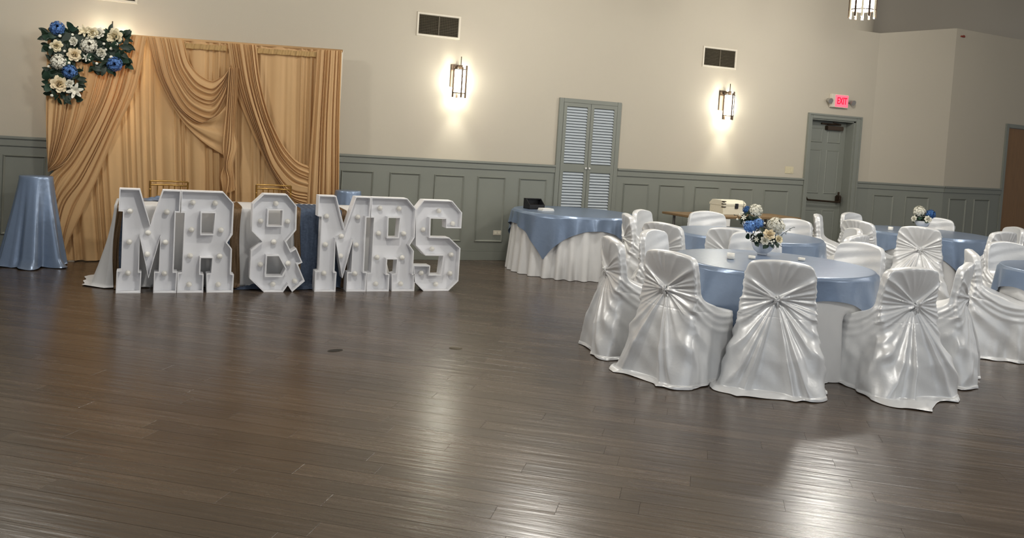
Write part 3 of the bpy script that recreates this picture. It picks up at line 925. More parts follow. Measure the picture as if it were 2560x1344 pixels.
def swag(name, curves, vpos, nf, amp, y0, seed, nu=60, nv=150, env=None, label=None, bulge=0.0):
    rs = np.random.RandomState(seed)
    cs = np.array([resample(c, nu) for c in curves])      # K,nu,2
    vv = np.linspace(0, 1, nv)
    P = np.zeros((nv, nu, 2))
    vp = np.array(vpos)
    mt = np.gradient(cs, vp, axis=0) if len(cs) > 2 else np.tile(cs[-1] - cs[0], (len(cs), 1, 1))
    for i, tt in enumerate(vv):
        k = min(max(np.searchsorted(vp, tt) - 1, 0), len(vp) - 2)
        hh = vp[k + 1] - vp[k]; s = (tt - vp[k]) / hh
        P[i] = (2 * s**3 - 3 * s**2 + 1) * cs[k] + (s**3 - 2 * s**2 + s) * hh * mt[k] + (-2 * s**3 + 3 * s**2) * cs[k + 1] + (s**3 - s**2) * hh * mt[k + 1]
    uu = np.linspace(0, 1, nu)
    wph = 2 * PI * (nf * vv + 0.35 * np.sin(2 * PI * 2 * vv + rs.uniform(0, 6)) + 0.2 * np.sin(2 * PI * 5 * vv + rs.uniform(0, 6)))
    drift = 0.5 * np.sin(uu * 3 + rs.uniform(0, 6))
    W = np.sin(wph[:, None] + drift[None, :]) + 0.3 * np.sin(2.1 * wph[:, None] - 2 * drift[None, :])
    W = np.sign(W) * np.abs(W) ** 0.85
    e = np.array([env(x) if env else 1.0 for x in uu])
    edge = np.minimum(1, np.minimum(vv, 1 - vv) / 0.04)
    Y = y0 - (amp * W * e[None, :] + amp * 1.2 * e[None, :] + bulge * np.sin(PI * vv)[:, None] * np.sin(PI * uu)[None, :]) * (0.4 + 0.6 * edge[:, None])
    v = np.stack([P[..., 0], Y, P[..., 1]], -1).reshape(-1, 3)
    o = pyd(name, v, [(a, d, c, b) for a, b, c, d in grid_faces(nv, nu)], 'gold', bd)
    if label: tag(o, label)
    return o

TIE = (-0.915, 0.935)
swag('side_swag', [[(-0.968, 2.37), (-0.96, 1.7), (-0.935, 1.15), (-0.918, 0.965)],
                   [(-0.80, 2.378), (-0.82, 1.75), (-0.87, 1.2), (-0.918, 0.955)],
                   [(-0.56, 2.385), (-0.62, 1.75), (-0.74, 1.24), (-0.85, 1.00), (-0.918, 0.945)],
                   [(-0.278, 2.393), (-0.417, 1.704), (-0.581, 1.316), (-0.757, 1.014), (-0.916, 0.925)]],
     (0, .3, .66, 1), 11, 0.016, YB - 0.05, 5, env=lambda x: 0.5 + 0.9 * x - 0.7 * max(0, x - 0.85) / 0.15, label='gathered gold swag tied back at the outer edge')
swag('sweep_panel', [[(-0.33, 2.391), (-0.46, 1.70), (-0.62, 1.316), (-0.78, 1.014), (-0.905, 0.88), (-0.86, 0.55), (-0.78, 0.02)],
                     [(-0.20, 2.396), (-0.30, 1.78), (-0.47, 1.28), (-0.66, 0.86), (-0.80, 0.62), (-0.83, 0.35), (-0.77, 0.015)],
                     [(-0.038, 2.40), (-0.111, 1.88), (-0.311, 1.332), (-0.434, 0.945), (-0.561, 0.582), (-0.70, 0.20), (-0.755, 0.01)]],
     (0, .5, 1), 7, 0.017, YB - 0.055, 8, env=lambda x: 0.6 + 0.6 * x, label='gold panel sweeping down to the outer edge')
swag('centre_swag', [[(0.322, 2.41), (0.418, 2.136), (0.533, 2.029), (0.638, 1.992), (0.728, 2.046), (0.81, 2.145)],
                     [(0.20, 2.406), (0.33, 2.03), (0.50, 1.84), (0.63, 1.81), (0.74, 1.94), (0.812, 2.135)],
                     [(0.08, 2.403), (0.23, 1.90), (0.44, 1.62), (0.62, 1.56), (0.75, 1.75), (0.812, 2.12)],
                     [(-0.043, 2.40), (0.09, 1.978), (0.242, 1.689), (0.414, 1.463), (0.607, 1.30), (0.783, 1.195)]],
     (0, .33, .66, 1), 10, 0.017, YB - 0.05, 11, env=lambda x: 0.55 + 0.8 * math.sin(PI * min(1, x * 0.9)), bulge=0.03, label='gold swag with curved folds gathered at the middle tie')
swag('long_swag', [[(1.085, 2.425), (1.155, 2.002), (1.323, 1.522), (1.491, 1.26), (1.608, 1.156), (1.72, 1.115)],
                   [(0.99, 2.422), (1.07, 1.98), (1.25, 1.46), (1.44, 1.12), (1.60, 0.985), (1.735, 0.94)],
                   [(0.88, 2.42), (0.98, 1.95), (1.15, 1.47), (1.35, 1.02), (1.56, 0.80), (1.74, 0.77)],
                   [(0.779, 2.418), (0.88, 1.93), (1.05, 1.53), (1.225, 1.18), (1.42, 0.87), (1.62, 0.66), (1.75, 0.60)]],
     (0, .33, .66, 1), 10, 0.017, YB - 0.05, 14, env=lambda x: 0.7 + 0.6 * math.sin(PI * x), bulge=0.02, label='long gold swag sweeping down to the outer panel')
swag('outer_panel', [[(1.745, 2.44), (1.735, 1.6), (1.72, 0.9), (1.73, 0.012)], [(1.90, 2.446), (1.90, 1.6), (1.92, 0.9), (1.95, 0.012)], [(2.03, 2.45), (2.05, 1.6), (2.08, 0.9), (2.09, 0.012)]],
     (0, .5, 1), 7, 0.02, YB - 0.05, 17, env=lambda x: 0.6 + 0.6 * x, label='straight pleated gold panel at the outer end')
swag('hanging_tail', [[(0.80, 2.15), (0.79, 1.7), (0.775, 1.25), (0.80, 1.08), (0.77, 0.98), (0.80, 0.80)], [(0.85, 2.15), (0.85, 1.7), (0.85, 1.25), (0.83, 1.05), (0.86, 0.94), (0.85, 0.78)], [(0.90, 2.16), (0.905, 1.75), (0.90, 1.45), (0.935, 1.3), (0.90, 1.10), (0.94, 0.82)]],
     (0, .5, 1), 3, 0.02, YB - 0.075, 21, nv=60, label='ruffled gold tail hanging from the middle tie')

# ------------------------------------------------------------------ flowers
def petal(v, f, base, d, nrm, L, W, cup, nu=4):
    """adds a cupped petal from base along d; nrm is the outward side"""
    side = np.cross(d, nrm); side /= np.linalg.norm(side)
    i0 = len(v)
    for i in range(nu):
        q = i / (nu - 1)
        wv = W * math.sin(PI * (0.12 + 0.80 * q)) ** 0.8
        c = base + d * L * q + nrm * (cup * L * q * q)
        for s in (-1, 0, 1):
            v.append(c + side * (s * wv * 0.5) + nrm * (0.12 * W * s * s))
    for i in range(nu - 1):
        for j in range(2):
            a = i0 + i * 3 + j
            f.append((a, a + 1, a + 4, a + 3))


def mesh_of(name, v, f, m):
    me = bpy.data.meshes.new(name)
    me.from_pydata([tuple(map(float, p)) for p in v], [], f)
    me.update()
    me.materials.append(M[m])
    me.polygons.foreach_set('use_smooth', [True] * len(me.polygons))
    return me


def hydrangea_mesh(m, seed, n=95):
    rs = np.random.RandomState(seed)
    v, f = [], []
    for k in range(n):
        z = 1 - 1.75 * (k + 0.5) / n
        r = math.sqrt(max(0, 1 - z * z)); a = k * 2.39996
        nr = np.array((r * math.cos(a), r * math.sin(a), z))
        nr = nr + rs.normal(0, 0.12, 3); nr /= np.linalg.norm(nr)
        c = nr * (0.86 + rs.uniform(-0.07, 0.1))
        t = np.cross(nr, (0.3, 0.5, 0.8)); t /= np.linalg.norm(t); b = np.cross(nr, t)
        a0_ = rs.uniform(0, 6.28)
        i0 = len(v)
        v.append(c - nr * 0.03)
        for p in range(8):
            an = a0_ + p * PI / 4
            rr = 0.25 if p % 2 == 0 else 0.12
            v.append(c + (t * math.cos(an) + b * math.sin(an)) * rr + nr * (0.05 if p % 2 == 0 else 0.0))
        for p in range(4):
            q = 2 * p
            f.append((i0, i0 + 1 + (q - 1) % 8, i0 + 1 + q, i0 + 1 + (q + 1) % 8))
    i0 = len(v)
    for i in range(5):
        for j in range(8):
            t_, p_ = PI * (i + 0.5) / 5, 2 * PI * j / 8
            v.append(np.array((math.sin(t_) * math.cos(p_), math.sin(t_) * math.sin(p_), math.cos(t_))) * 0.76)
    f += [tuple(i0 + q for q in qd) for qd in grid_faces(5, 8, True)] + [tuple(i0 + q for q in range(8)), tuple(i0 + 32 + q for q in range(8))]
    return mesh_of('hydrangea_bloom', v, f, m)


def rose_mesh(m, seed):
    rs = np.random.RandomState(seed)
    v, f = [], []
    for ring, (cnt, el, L, W, cup) in enumerate(((3, 82, 0.75, 0.55, -0.25), (5, 68, 0.85, 0.75, -0.15), (6, 48, 0.95, 0.85, 0.0), (7, 25, 1.0, 0.9, 0.15))):
        for k in range(cnt):
            a = 2 * PI * k / cnt + ring * 0.7 + rs.uniform(-0.15, 0.15)
            e = rad(el + rs.uniform(-6, 6))
            d = np.array((math.cos(e) * math.cos(a), math.cos(e) * math.sin(a), math.sin(e)))
            out = np.array((math.sin(e) * math.cos(a), math.sin(e) * math.sin(a), -math.cos(e)))
            base = np.array((math.cos(a), math.sin(a), 0)) * (0.06 + 0.05 * ring) - np.array((0, 0, 0.12))
            petal(v, f, base, d, out, L, W, cup)
    return mesh_of('rose_bloom', v, f, m)


def open_mesh(m):
    v, f = [], []
    for ring, (cnt, el, L) in enumerate(((6, 25, 1.0), (5, 55, 0.7))):
        for k in range(cnt):
            a = 2 * PI * k / cnt + ring * 0.5
            e = rad(el)
            d = np.array((math.cos(e) * math.cos(a), math.cos(e) * math.sin(a), math.sin(e)))
            out = np.array((math.sin(e) * math.cos(a), math.sin(e) * math.sin(a), -math.cos(e)))
            petal(v, f, np.zeros(3), d, out, L, 0.42, 0.12, 5)
    return mesh_of('lily_bloom', v, f, m)


def bud_mesh(m):
    bm = bmesh.new(); lathe(bm, [(0.25, -0.8), (0.7, -0.4), (0.85, 0.1), (0.6, 0.6), (0.2, 0.9), (0.03, 1.0)], 10)
    me = bpy.data.meshes.new('bud'); bm.to_mesh(me); bm.free(); me.materials.append(M[m])
    me.polygons.foreach_set('use_smooth', [True] * len(me.polygons))
    return me


def leaf_mesh(m, wd=0.5, pts=6):
    v, f = [], []
    for i in range(pts):
        q = i / (pts - 1)
        ww = wd * math.sin(PI * min(1, q * 0.97 + 0.02)) ** 0.75 * (1 - 0.25 * q)
        z = 0.14 * math.sin(q * 2.4)
        for s in (-1, 0, 1):
            v.append((s * ww * 0.5, q, z + 0.10 * abs(s) * ww))
    for i in range(pts - 1):
        for j in range(2):
            a = i * 3 + j
            f.append((a, a + 1, a + 4, a + 3))
    return mesh_of('leaf', v, f, m)


ME = dict(blue=hydrangea_mesh('bluefl', 1), ltblue=hydrangea_mesh('ltbluefl', 2), navy=hydrangea_mesh('navyfl', 6), white=hydrangea_mesh('whitefl', 3), white2=hydrangea_mesh('whitefl', 4),
          cream=rose_mesh('cream', 1), peach=rose_mesh('peach', 2), wrose=rose_mesh('whitefl', 3), lily=open_mesh('whitefl'), creamlily=open_mesh('cream'), bud=bud_mesh('whitefl'), leaf=leaf_mesh('leaf'), leaf2=leaf_mesh('leaf2', 0.8), thin=leaf_mesh('leaf2', 0.3))


def put(name, me, parent, loc, direction, size, roll=0.0, label=None):
    o = bpy.data.objects.new(name, me)
    C.objects.link(o); o.parent = parent
    d = Vector(direction).normalized()
    q = d.to_track_quat('Z', 'Y')
    o.matrix_basis = Matrix.Translation(loc) @ q.to_matrix().to_4x4() @ Matrix.Rotation(roll, 4, 'Z') @ Matrix.Diagonal((size, size, size, 1))
    if label: o['label'] = label
    return o


fa = thing('flower_arrangement', 'corner arrangement of blue and white flowers with dark leaves on the drapes', 'flowers', (-0.6, YB - 0.05, 2.1))
bx0, by0, bz0 = fa.location
def fl(kind, name, x, z, r, y=0.0, label=None, tilt=(0, 0)):
    put(name, ME[kind], fa, (x - bx0, (-0.40 + y) - by0, z - bz0), (tilt[0], -1, tilt[1]), r, rng.uniform(0, 6), label)
bm = bmesh.new()
bx(bm, -0.93 - bx0, -0.30 - bx0, -0.07, -0.02, 2.10 - bz0, 2.38 - bz0, 0.02); bx(bm, -0.92 - bx0, -0.70 - bx0, -0.07, -0.02, 1.74 - bz0, 2.10 - bz0, 0.02)
obj('foliage_base', bm, 'leaf', fa)
rng = random.Random(12)
cnt = 0
while cnt < 230:
    x, z = rng.uniform(-0.98, -0.20), rng.uniform(1.68, 2.43)
    if not ((z > 2.04 - 0.05 * rng.random() and x < -0.22) or (x < -0.64)): continue
    if z > 2.415 - 0.02 * (x + 0.9): continue
    d = Vector((rng.uniform(-0.7, 0.7), -1, rng.uniform(-0.7, 0.7)))
    put('leaf', ME['leaf' if rng.random() < 0.75 else 'leaf2'], fa, (x - bx0, rng.uniform(-0.42, -0.335) - by0, z - bz0), d, rng.uniform(0.065, 0.115), rng.uniform(0, 6.28))
    cnt += 1
for x, z, a, s in ((-0.93, 2.31, 1.95, 0.13), (-0.95, 2.345, 1.25, 0.10), (-0.30, 2.27, -1.65, 0.15), (-0.30, 2.22, -2.2, 0.12), (-0.72, 1.74, 2.6, 0.13), (-0.80, 1.72, -2.4, 0.12), (-0.68, 1.86, -2.0, 0.10), (-0.42, 2.06, 2.9, 0.12), (-0.50, 2.08, 3.3, 0.13), (-0.25, 2.38, -0.6, 0.09), (-0.40, 2.40, -0.3, 0.10)):
    o = put('leaf', ME['leaf'], fa, (x - bx0, -0.40 - by0, z - bz0), (0, -1, 0.15), s)
    o.matrix_basis = Matrix.Translation((x - bx0, -0.40 - by0, z - bz0)) @ Matrix.Rotation(PI / 2, 4, 'X') @ Matrix.Rotation(a, 4, 'Z') @ Matrix.Diagonal((s, s, s, 1))
for x, z, r, k in ((-0.875, 2.392, 0.076, 'blue'), (-0.332, 2.081, 0.082, 'blue'), (-0.745, 1.965, 0.076, 'blue'), (-0.581, 2.25, 0.086, 'white'), (-0.851, 2.057, 0.082, 'white2')):
    fl(k, 'hydrangea_bloom', x, z, r, -0.02, 'blue hydrangea head' if k == 'blue' else 'white hydrangea head', (rng.uniform(-.3, .3), rng.uniform(-.2, .3)))
for x, z, r, k in ((-0.877, 2.214, 0.054, 'cream'), (-0.71, 2.143, 0.062, 'peach'), (-0.629, 2.392, 0.066, 'creamlily'), (-0.55, 2.38, 0.052, 'cream'), (-0.495, 2.385, 0.05, 'wrose'), (-0.346, 2.365, 0.072, 'cream'), (-0.837, 1.832, 0.075, 'peach')):
    fl(k, 'rose_bloom', x, z, r, -0.02, 'cream rose', (rng.uniform(-.4, .4), rng.uniform(-.3, .3)))
fl('lily', 'lily_bloom', -0.691, 1.777, 0.085, -0.03, 'white open lily')
fl('lily', 'lily_bloom', -0.595, 2.121, 0.045, -0.02, 'white open lily')
for x, z, r in ((-0.721, 2.273, 0.034), (-0.462, 2.184, 0.038), (-0.745, 1.843, 0.034), (-0.372, 2.237, 0.026), (-0.324, 2.286, 0.026), (-0.368, 2.149, 0.026), (-0.755, 2.052, 0.023),
                (-0.801, 2.168, 0.02), (-0.848, 2.316, 0.024), (-0.733, 2.341, 0.02), (-0.441, 2.277, 0.02), (-0.50, 2.07, 0.022), (-0.94, 2.0, 0.02), (-0.93, 2.19, 0.022), (-0.90, 1.71, 0.022), (-0.45, 2.12, 0.02), (-0.42, 2.22, 0.018)):
    fl('wrose' if r > 0.03 else 'bud', 'rose_bloom' if r > 0.03 else 'bud', x, z, r * (1.25 if r > 0.03 else 0.85), -0.03, None, (rng.uniform(-.9, .9), rng.uniform(-.9, .9)))


def centrepiece(X, Y, z, label, spec, seed, s=1.0):
    t = thing('flower_bowl', label, 'flower bowl', (X, Y, z), 0, 'flower bowls on the round tables')
    R = 0.098 * s
    bm = bmesh.new()
    lathe(bm, [(0.0, 0.0), (R * .42, 0.0), (R * .40, R * .10), (R * .46, R * .16), (R * .72, R * .36), (R * .90, R * .68), (R, R * 1.05), (R * .955, R * 1.05), (R * .85, R * .68), (R * .4, R * .3)], 36)
    obj('bowl', bm, 'china', t, True)
    rg = random.Random(seed)
    bm = bmesh.new(); bmesh.ops.create_uvsphere(bm, u_segments=14, v_segments=8, radius=R * 0.92, matrix=Matrix.Translation((0, 0, R * 0.95)) @ Matrix.Diagonal((1, 1, 0.75, 1)))
    obj('foliage_base', bm, 'leaf', t)
    for k in range(46):
        a = rg.uniform(0, 2 * PI); e = rg.uniform(-0.2, 1.2)
        d = Vector((math.cos(a) * math.cos(e), math.sin(a) * math.cos(e), math.sin(e)))
        p = Vector((0, 0, R * 1.05)) + d * R * rg.uniform(0.8, 1.2)
        put('leaf', ME[rg.choice(('leaf', 'leaf', 'leaf2'))], t, p, d + Vector((rg.uniform(-.6, .6), rg.uniform(-.6, .6), rg.uniform(-.6, .6))), R * rg.uniform(0.5, 0.8), rg.uniform(0, 6))
    vd = Vector((CAM.x - X, CAM.y - Y, 0)).normalized(); rg_ = Vector((-vd.y, vd.x, 0))   # towards the hall, and sideways
    for kind, name, sx, sz, dep, r, lab in spec:
        p = rg_ * (sx * R) + vd * ((dep + (0.35 if dep > 0.4 else 0.1)) * R) + Vector((0, 0, R * (1.05 + sz)))
        d = (p - Vector((0, 0, R * 0.7))).normalized() + vd * 0.4
        put(name, ME[kind], t, p, d, r * R, rg.uniform(0, 6), lab)
    return t


def sprig(t, X, Y, R, sx, sz, n=9):
    vd = Vector((CAM.x - X, CAM.y - Y, 0)).normalized(); rg_ = Vector((-vd.y, vd.x, 0))
    a = rg_ * (0.9 * R * np.sign(sx)) + Vector((0, 0, R * 1.2)); b = rg_ * (sx * R) + Vector((0, 0, R * (1.05 + sz)))
    bm = bmesh.new()
    tube(bm, [a, (a + b) / 2 + Vector((0, 0, 0.01)), b], 0.002, 5)
    o = obj('sprig', bm, 'leaf', t)
    for k in range(n):
        q = (k + 1) / n
        p = a.lerp(b, q)
        put('leaf', ME['thin'], o, p, vd + rg_ * (0.8 if k % 2 else -0.8), 0.022, 1.57 * (1 if k % 2 else -1))
    return o


# sideways: + is towards picture right
cp = centrepiece(4.80, -4.53, TH + 0.003, 'white bowl of blue and cream flowers on the table nearest the camera', [
    ('ltblue', 'hydrangea_bloom', -1.15, 1.25, 0.25, 0.60, 'light blue hydrangea head'), ('ltblue', 'hydrangea_bloom', -0.50, 1.55, 0.1, 0.50, 'light blue hydrangea head'),
    ('white', 'hydrangea_bloom', 0.95, 1.50, 0.1, 0.78, 'white hydrangea head'), ('peach', 'rose_bloom', 0.45, 0.80, 0.75, 0.44, 'peach rose'),
    ('cream', 'rose_bloom', 1.25, 0.45, 0.5, 0.32, 'cream rose'), ('wrose', 'rose_bloom', 0.15, 0.28, 0.9, 0.34, 'white rose'), ('lily', 'lily_bloom', -0.55, 0.28, 0.9, 0.24, None),
    ('bud', 'bud', 0.65, 0.2, 0.9, 0.12, None), ('bud', 'bud', 0.85, 0.28, 0.85, 0.12, None), ('bud', 'bud', 0.75, 0.05, 0.9, 0.11, None), ('bud', 'bud', 0.0, 1.65, 0.3, 0.12, None)], 3)
sprig(cp, 4.80, -4.53, 0.098, 2.35, 1.5); sprig(cp, 4.80, -4.53, 0.098, 1.45, -0.2, 5)
cp = centrepiece(6.12, -2.66, TH + 0.003, 'white bowl with one round white bloom on the middle table', [
    ('white2', 'hydrangea_bloom', 0.45, 1.25, 0.2, 0.80, 'white hydrangea head'), ('navy', 'hydrangea_bloom', -0.5, 1.2, -0.3, 0.5, 'deep blue hydrangea head'),
    ('lily', 'lily_bloom', -0.75, 0.42, 0.7, 0.34, None), ('lily', 'lily_bloom', -1.1, 0.75, 0.5, 0.28, None), ('bud', 'bud', -1.45, 0.15, 0.4, 0.16, None), ('bud', 'bud', -0.9, 0.9, 0.4, 0.14, None), ('wrose', 'rose_bloom', 0.85, 0.3, 0.5, 0.3, 'white rose')], 8)
sprig(cp, 6.12, -2.66, 0.098, -1.9, 0.6, 5); sprig(cp, 6.12, -2.66, 0.098, -0.9, 2.2, 6)
centrepiece(9.52, -1.86, TH + 0.003, 'white bowl of white and deep blue flowers before the partition wall', [
    ('white', 'hydrangea_bloom', -0.45, 1.2, 0.2, 0.85, 'white hydrangea head'), ('navy', 'hydrangea_bloom', 0.9, 0.95, 0.0, 0.70, 'deep blue hydrangea head'),
    ('wrose', 'rose_bloom', 0.65, 0.32, 0.8, 0.42, 'white rose'), ('wrose', 'rose_bloom', -1.05, 0.25, 0.5, 0.36, 'white rose')], 5)


def tealight(X, Y, z, label, r=0.03, h=0.045):
    t = thing('tea_light', label, 'candle', (X, Y, z), 0, 'tea lights on the round tables')
    bm = bmesh.new(); lathe(bm, [(r * .9, 0), (r, 0.004), (r, h), (r * .88, h), (r * .86, h * .7)], 24)
    obj('cup', bm, 'wax', t, True)
    bm = bmesh.new(); tube(bm, [(0, 0, h * .68), (0.001, 0, h * .95)], 0.0015, 6); obj('wick', bm, 'black', t)
tealight(4.28, -4.80, TH + 0.003, 'white tea light beside the bowl on the table nearest the camera')
tealight(4.50, -4.78, TH + 0.003, 'low white tea light just in front of the nearest flower bowl', 0.028, 0.022)
tealight(4.93, -4.86, TH + 0.003, 'low white tea light behind the nearest chair back', 0.028, 0.022)
tealight(8.60, -2.22, TH + 0.003, 'white tea light on the table before the partition wall')

# ------------------------------------------------------------------ marquee letters
def letter(name, outer, holes, bulbs, label, yf=-2.125, depth=0.14, wall=0.009):
    xs_ = [p[0] for p in outer]
    X0 = (min(xs_) + max(xs_)) / 2
    t = thing(name, label, 'letter', (X0, yf + depth, 0), 0, 'white marquee letters')
    back = depth
    def rim(loop, sign):
        n = len(loop)
        area = sum(loop[i][0] * loop[(i + 1) % n][1] - loop[(i + 1) % n][0] * loop[i][1] for i in range(n))
        pts = loop if area > 0 else loop[::-1]
        off = []
        for i in range(n):
            p, a, b = np.array(pts[i]), np.array(pts[i - 1]), np.array(pts[(i + 1) % n])
            e1 = (p - a) / np.linalg.norm(p - a); e2 = (b - p) / np.linalg.norm(b - p)
            n1 = np.array((-e1[1], e1[0])); n2 = np.array((-e2[1], e2[0]))
            m_ = n1 + n2; m_ = m_ / max(0.25, (m_ @ m_) ** 0.5)
            k = 1 / max(0.45, m_ @ n1)
            off.append(p + m_ * k * wall * sign)
        return pts, off
    bm = bmesh.new()
    loops2d = []
    for loop, sign in [(outer, 1)] + [(h_, -1) for h_ in holes]:
        A, B = rim(loop, sign)
        n = len(A)
        loops2d.append(A)
        vs = []
        for (pts, y) in ((A, 0), (A, -depth), (B, -depth), (B, 0)):
            vs.append([bm.verts.new((p[0] - X0, y, max(p[1], 0.0))) for p in pts])
        for r0, r1 in zip(vs, vs[1:]):
            for i in range(n):
                j = (i + 1) % n
                bm.faces.new((r0[i], r0[j], r1[j], r1[i]))
    bmesh.ops.recalc_face_normals(bm, faces=bm.faces[:])
    obj('rim', bm, 'letter', t)
    # back panel set half way in, with its holes
    bm = bmesh.new()
    for y in (-0.035, -0.045):
        edges = []
        for A in loops2d:
            vs = [bm.verts.new((p[0] - X0, y, max(p[1], 0.003))) for p in A]
            edges += [bm.edges.new((vs[i], vs[(i + 1) % len(vs)])) for i in range(len(vs))]
        bmesh.ops.triangle_fill(bm, use_beauty=True, use_dissolve=False, edges=edges, normal=(0, -1, 0))
    obj('back_panel', bm, 'letter', t)
    for x, z in bulbs:
        bm = bmesh.new()
        for v in lathe(bm, [(0.012, 0.0), (0.014, 0.012), (0.020, 0.022), (0.0255, 0.036), (0.024, 0.052), (0.015, 0.062), (0.003, 0.066)], 14).verts:
            v.co = Vector((v.co.x, -v.co.z, v.co.y))
        b = obj('bulb', bm, 'bulb', t, True); b.location = (x - X0 - 0.008, -0.045, z)
    return t

Zt = 0.92
def M_shape(x):
    o = [(0, Zt), (0.165, Zt), (0.262, 0.606), (0.352, Zt), (0.503, Zt), (0.503, 0.722), (0.467, 0.722), (0.472, 0.19), (0.502, 0.19), (0.502, 0), (0.31, 0), (0.31, 0.188), (0.348, 0.188), (0.348, 0.497), (0.266, 0.129), (0.180, 0.497), (0.186, 0.19), (0.206, 0.19), (0.206, 0), (0.005, 0), (0.005, 0.195), (0.040, 0.20), (0.036, 0.72), (0.0, 0.722)]
    b = [(0.100, 0.72), (0.402, 0.72), (0.254, 0.53), (0.104, 0.447), (0.402, 0.447), (0.256, 0.338), (0.104, 0.17), (0.405, 0.167)]
    return [(x + p, q) for p, q in o], [], [(x + p, q) for p, q in b]
def R_shape(x):
    o = [(0, Zt), (0.361, Zt), (0.455, 0.82), (0.457, 0.535), (0.412, 0.458), (0.457, 0.402), (0.461, 0.172), (0.485, 0.166), (0.485, 0), (0.254, 0), (0.246, 0.17), (0.287, 0.178), (0.290, 0.315), (0.192, 0.315), (0.193, 0.172), (0.222, 0.168), (0.226, 0), (0.002, 0), (0, 0.176), (0.038, 0.184), (0.036, 0.722), (0.005, 0.722)]
    hl = [(0.182, 0.724), (0.295, 0.726), (0.290, 0.534), (0.187, 0.532)]
    b = [(0.112, 0.812), (0.304, 0.813), (0.112, 0.565), (0.366, 0.567), (0.110, 0.328), (0.365, 0.327), (0.112, 0.066), (0.364, 0.065)]
    return [(x + p, q) for p, q in o], [[(x + p, q) for p, q in hl]], [(x + p, q) for p, q in b]
amp_o = [(1.023, 0.918), (1.235, 0.918), (1.329, 0.812), (1.335, 0.587), (1.248, 0.475), (1.296, 0.385), (1.344, 0.416), (1.408, 0.28), (1.367, 0.26), (1.439, 0.103), (1.326, 0.0), (1.283, 0.063), (1.243, 0.0), (1.068, 0.0), (0.933, 0.129), (0.935, 0.386), (1.031, 0.472), (0.933, 0.569), (0.928, 0.82)]
amp_h = [[(1.074, 0.766), (1.199, 0.768), (1.201, 0.624), (1.076, 0.621)], [(1.08, 0.338), (1.186, 0.339), (1.256, 0.219), (1.228, 0.151), (1.08, 0.151)]]
amp_b = [(1.151, 0.827), (1.022, 0.659), (1.267, 0.661), (1.15, 0.465), (1.039, 0.253), (1.292, 0.264), (1.361, 0.096), (1.16, 0.066)]
S_o = [(2.563, 0.912), (2.862, 0.912), (2.972, 0.797), (2.973, 0.637), (2.813, 0.636), (2.807, 0.728), (2.645, 0.728), (2.651, 0.543), (2.852, 0.541), (2.978, 0.435), (2.977, 0.100), (2.876, 0.0), (2.614, 0.0), (2.508, 0.1), (2.495, 0.258), (2.669, 0.256), (2.669, 0.164), (2.784, 0.164), (2.800, 0.355), (2.613, 0.356), (2.508, 0.456), (2.487, 0.81)]
S_b = [(2.75, 0.803), (2.905, 0.677), (2.598, 0.61), (2.701, 0.418), (2.909, 0.361), (2.909, 0.169), (2.604, 0.174), (2.763, 0.06)]
letter('marquee_letter_m', *M_shape(-0.197), 'white marquee letter M at the start of the row, beside the first R')
letter('marquee_letter_r', *R_shape(0.308), 'white marquee letter R between the first M and the ampersand')
letter('marquee_ampersand', amp_o, amp_h, amp_b, 'white marquee ampersand sign in the middle of the letter row')
letter('marquee_letter_m', *M_shape(1.529), 'white marquee letter M just after the ampersand')
letter('marquee_letter_r', *R_shape(2.034), 'white marquee letter R between the second M and the S')
letter('marquee_letter_s', S_o, [], S_b, 'white marquee letter S ending the row')

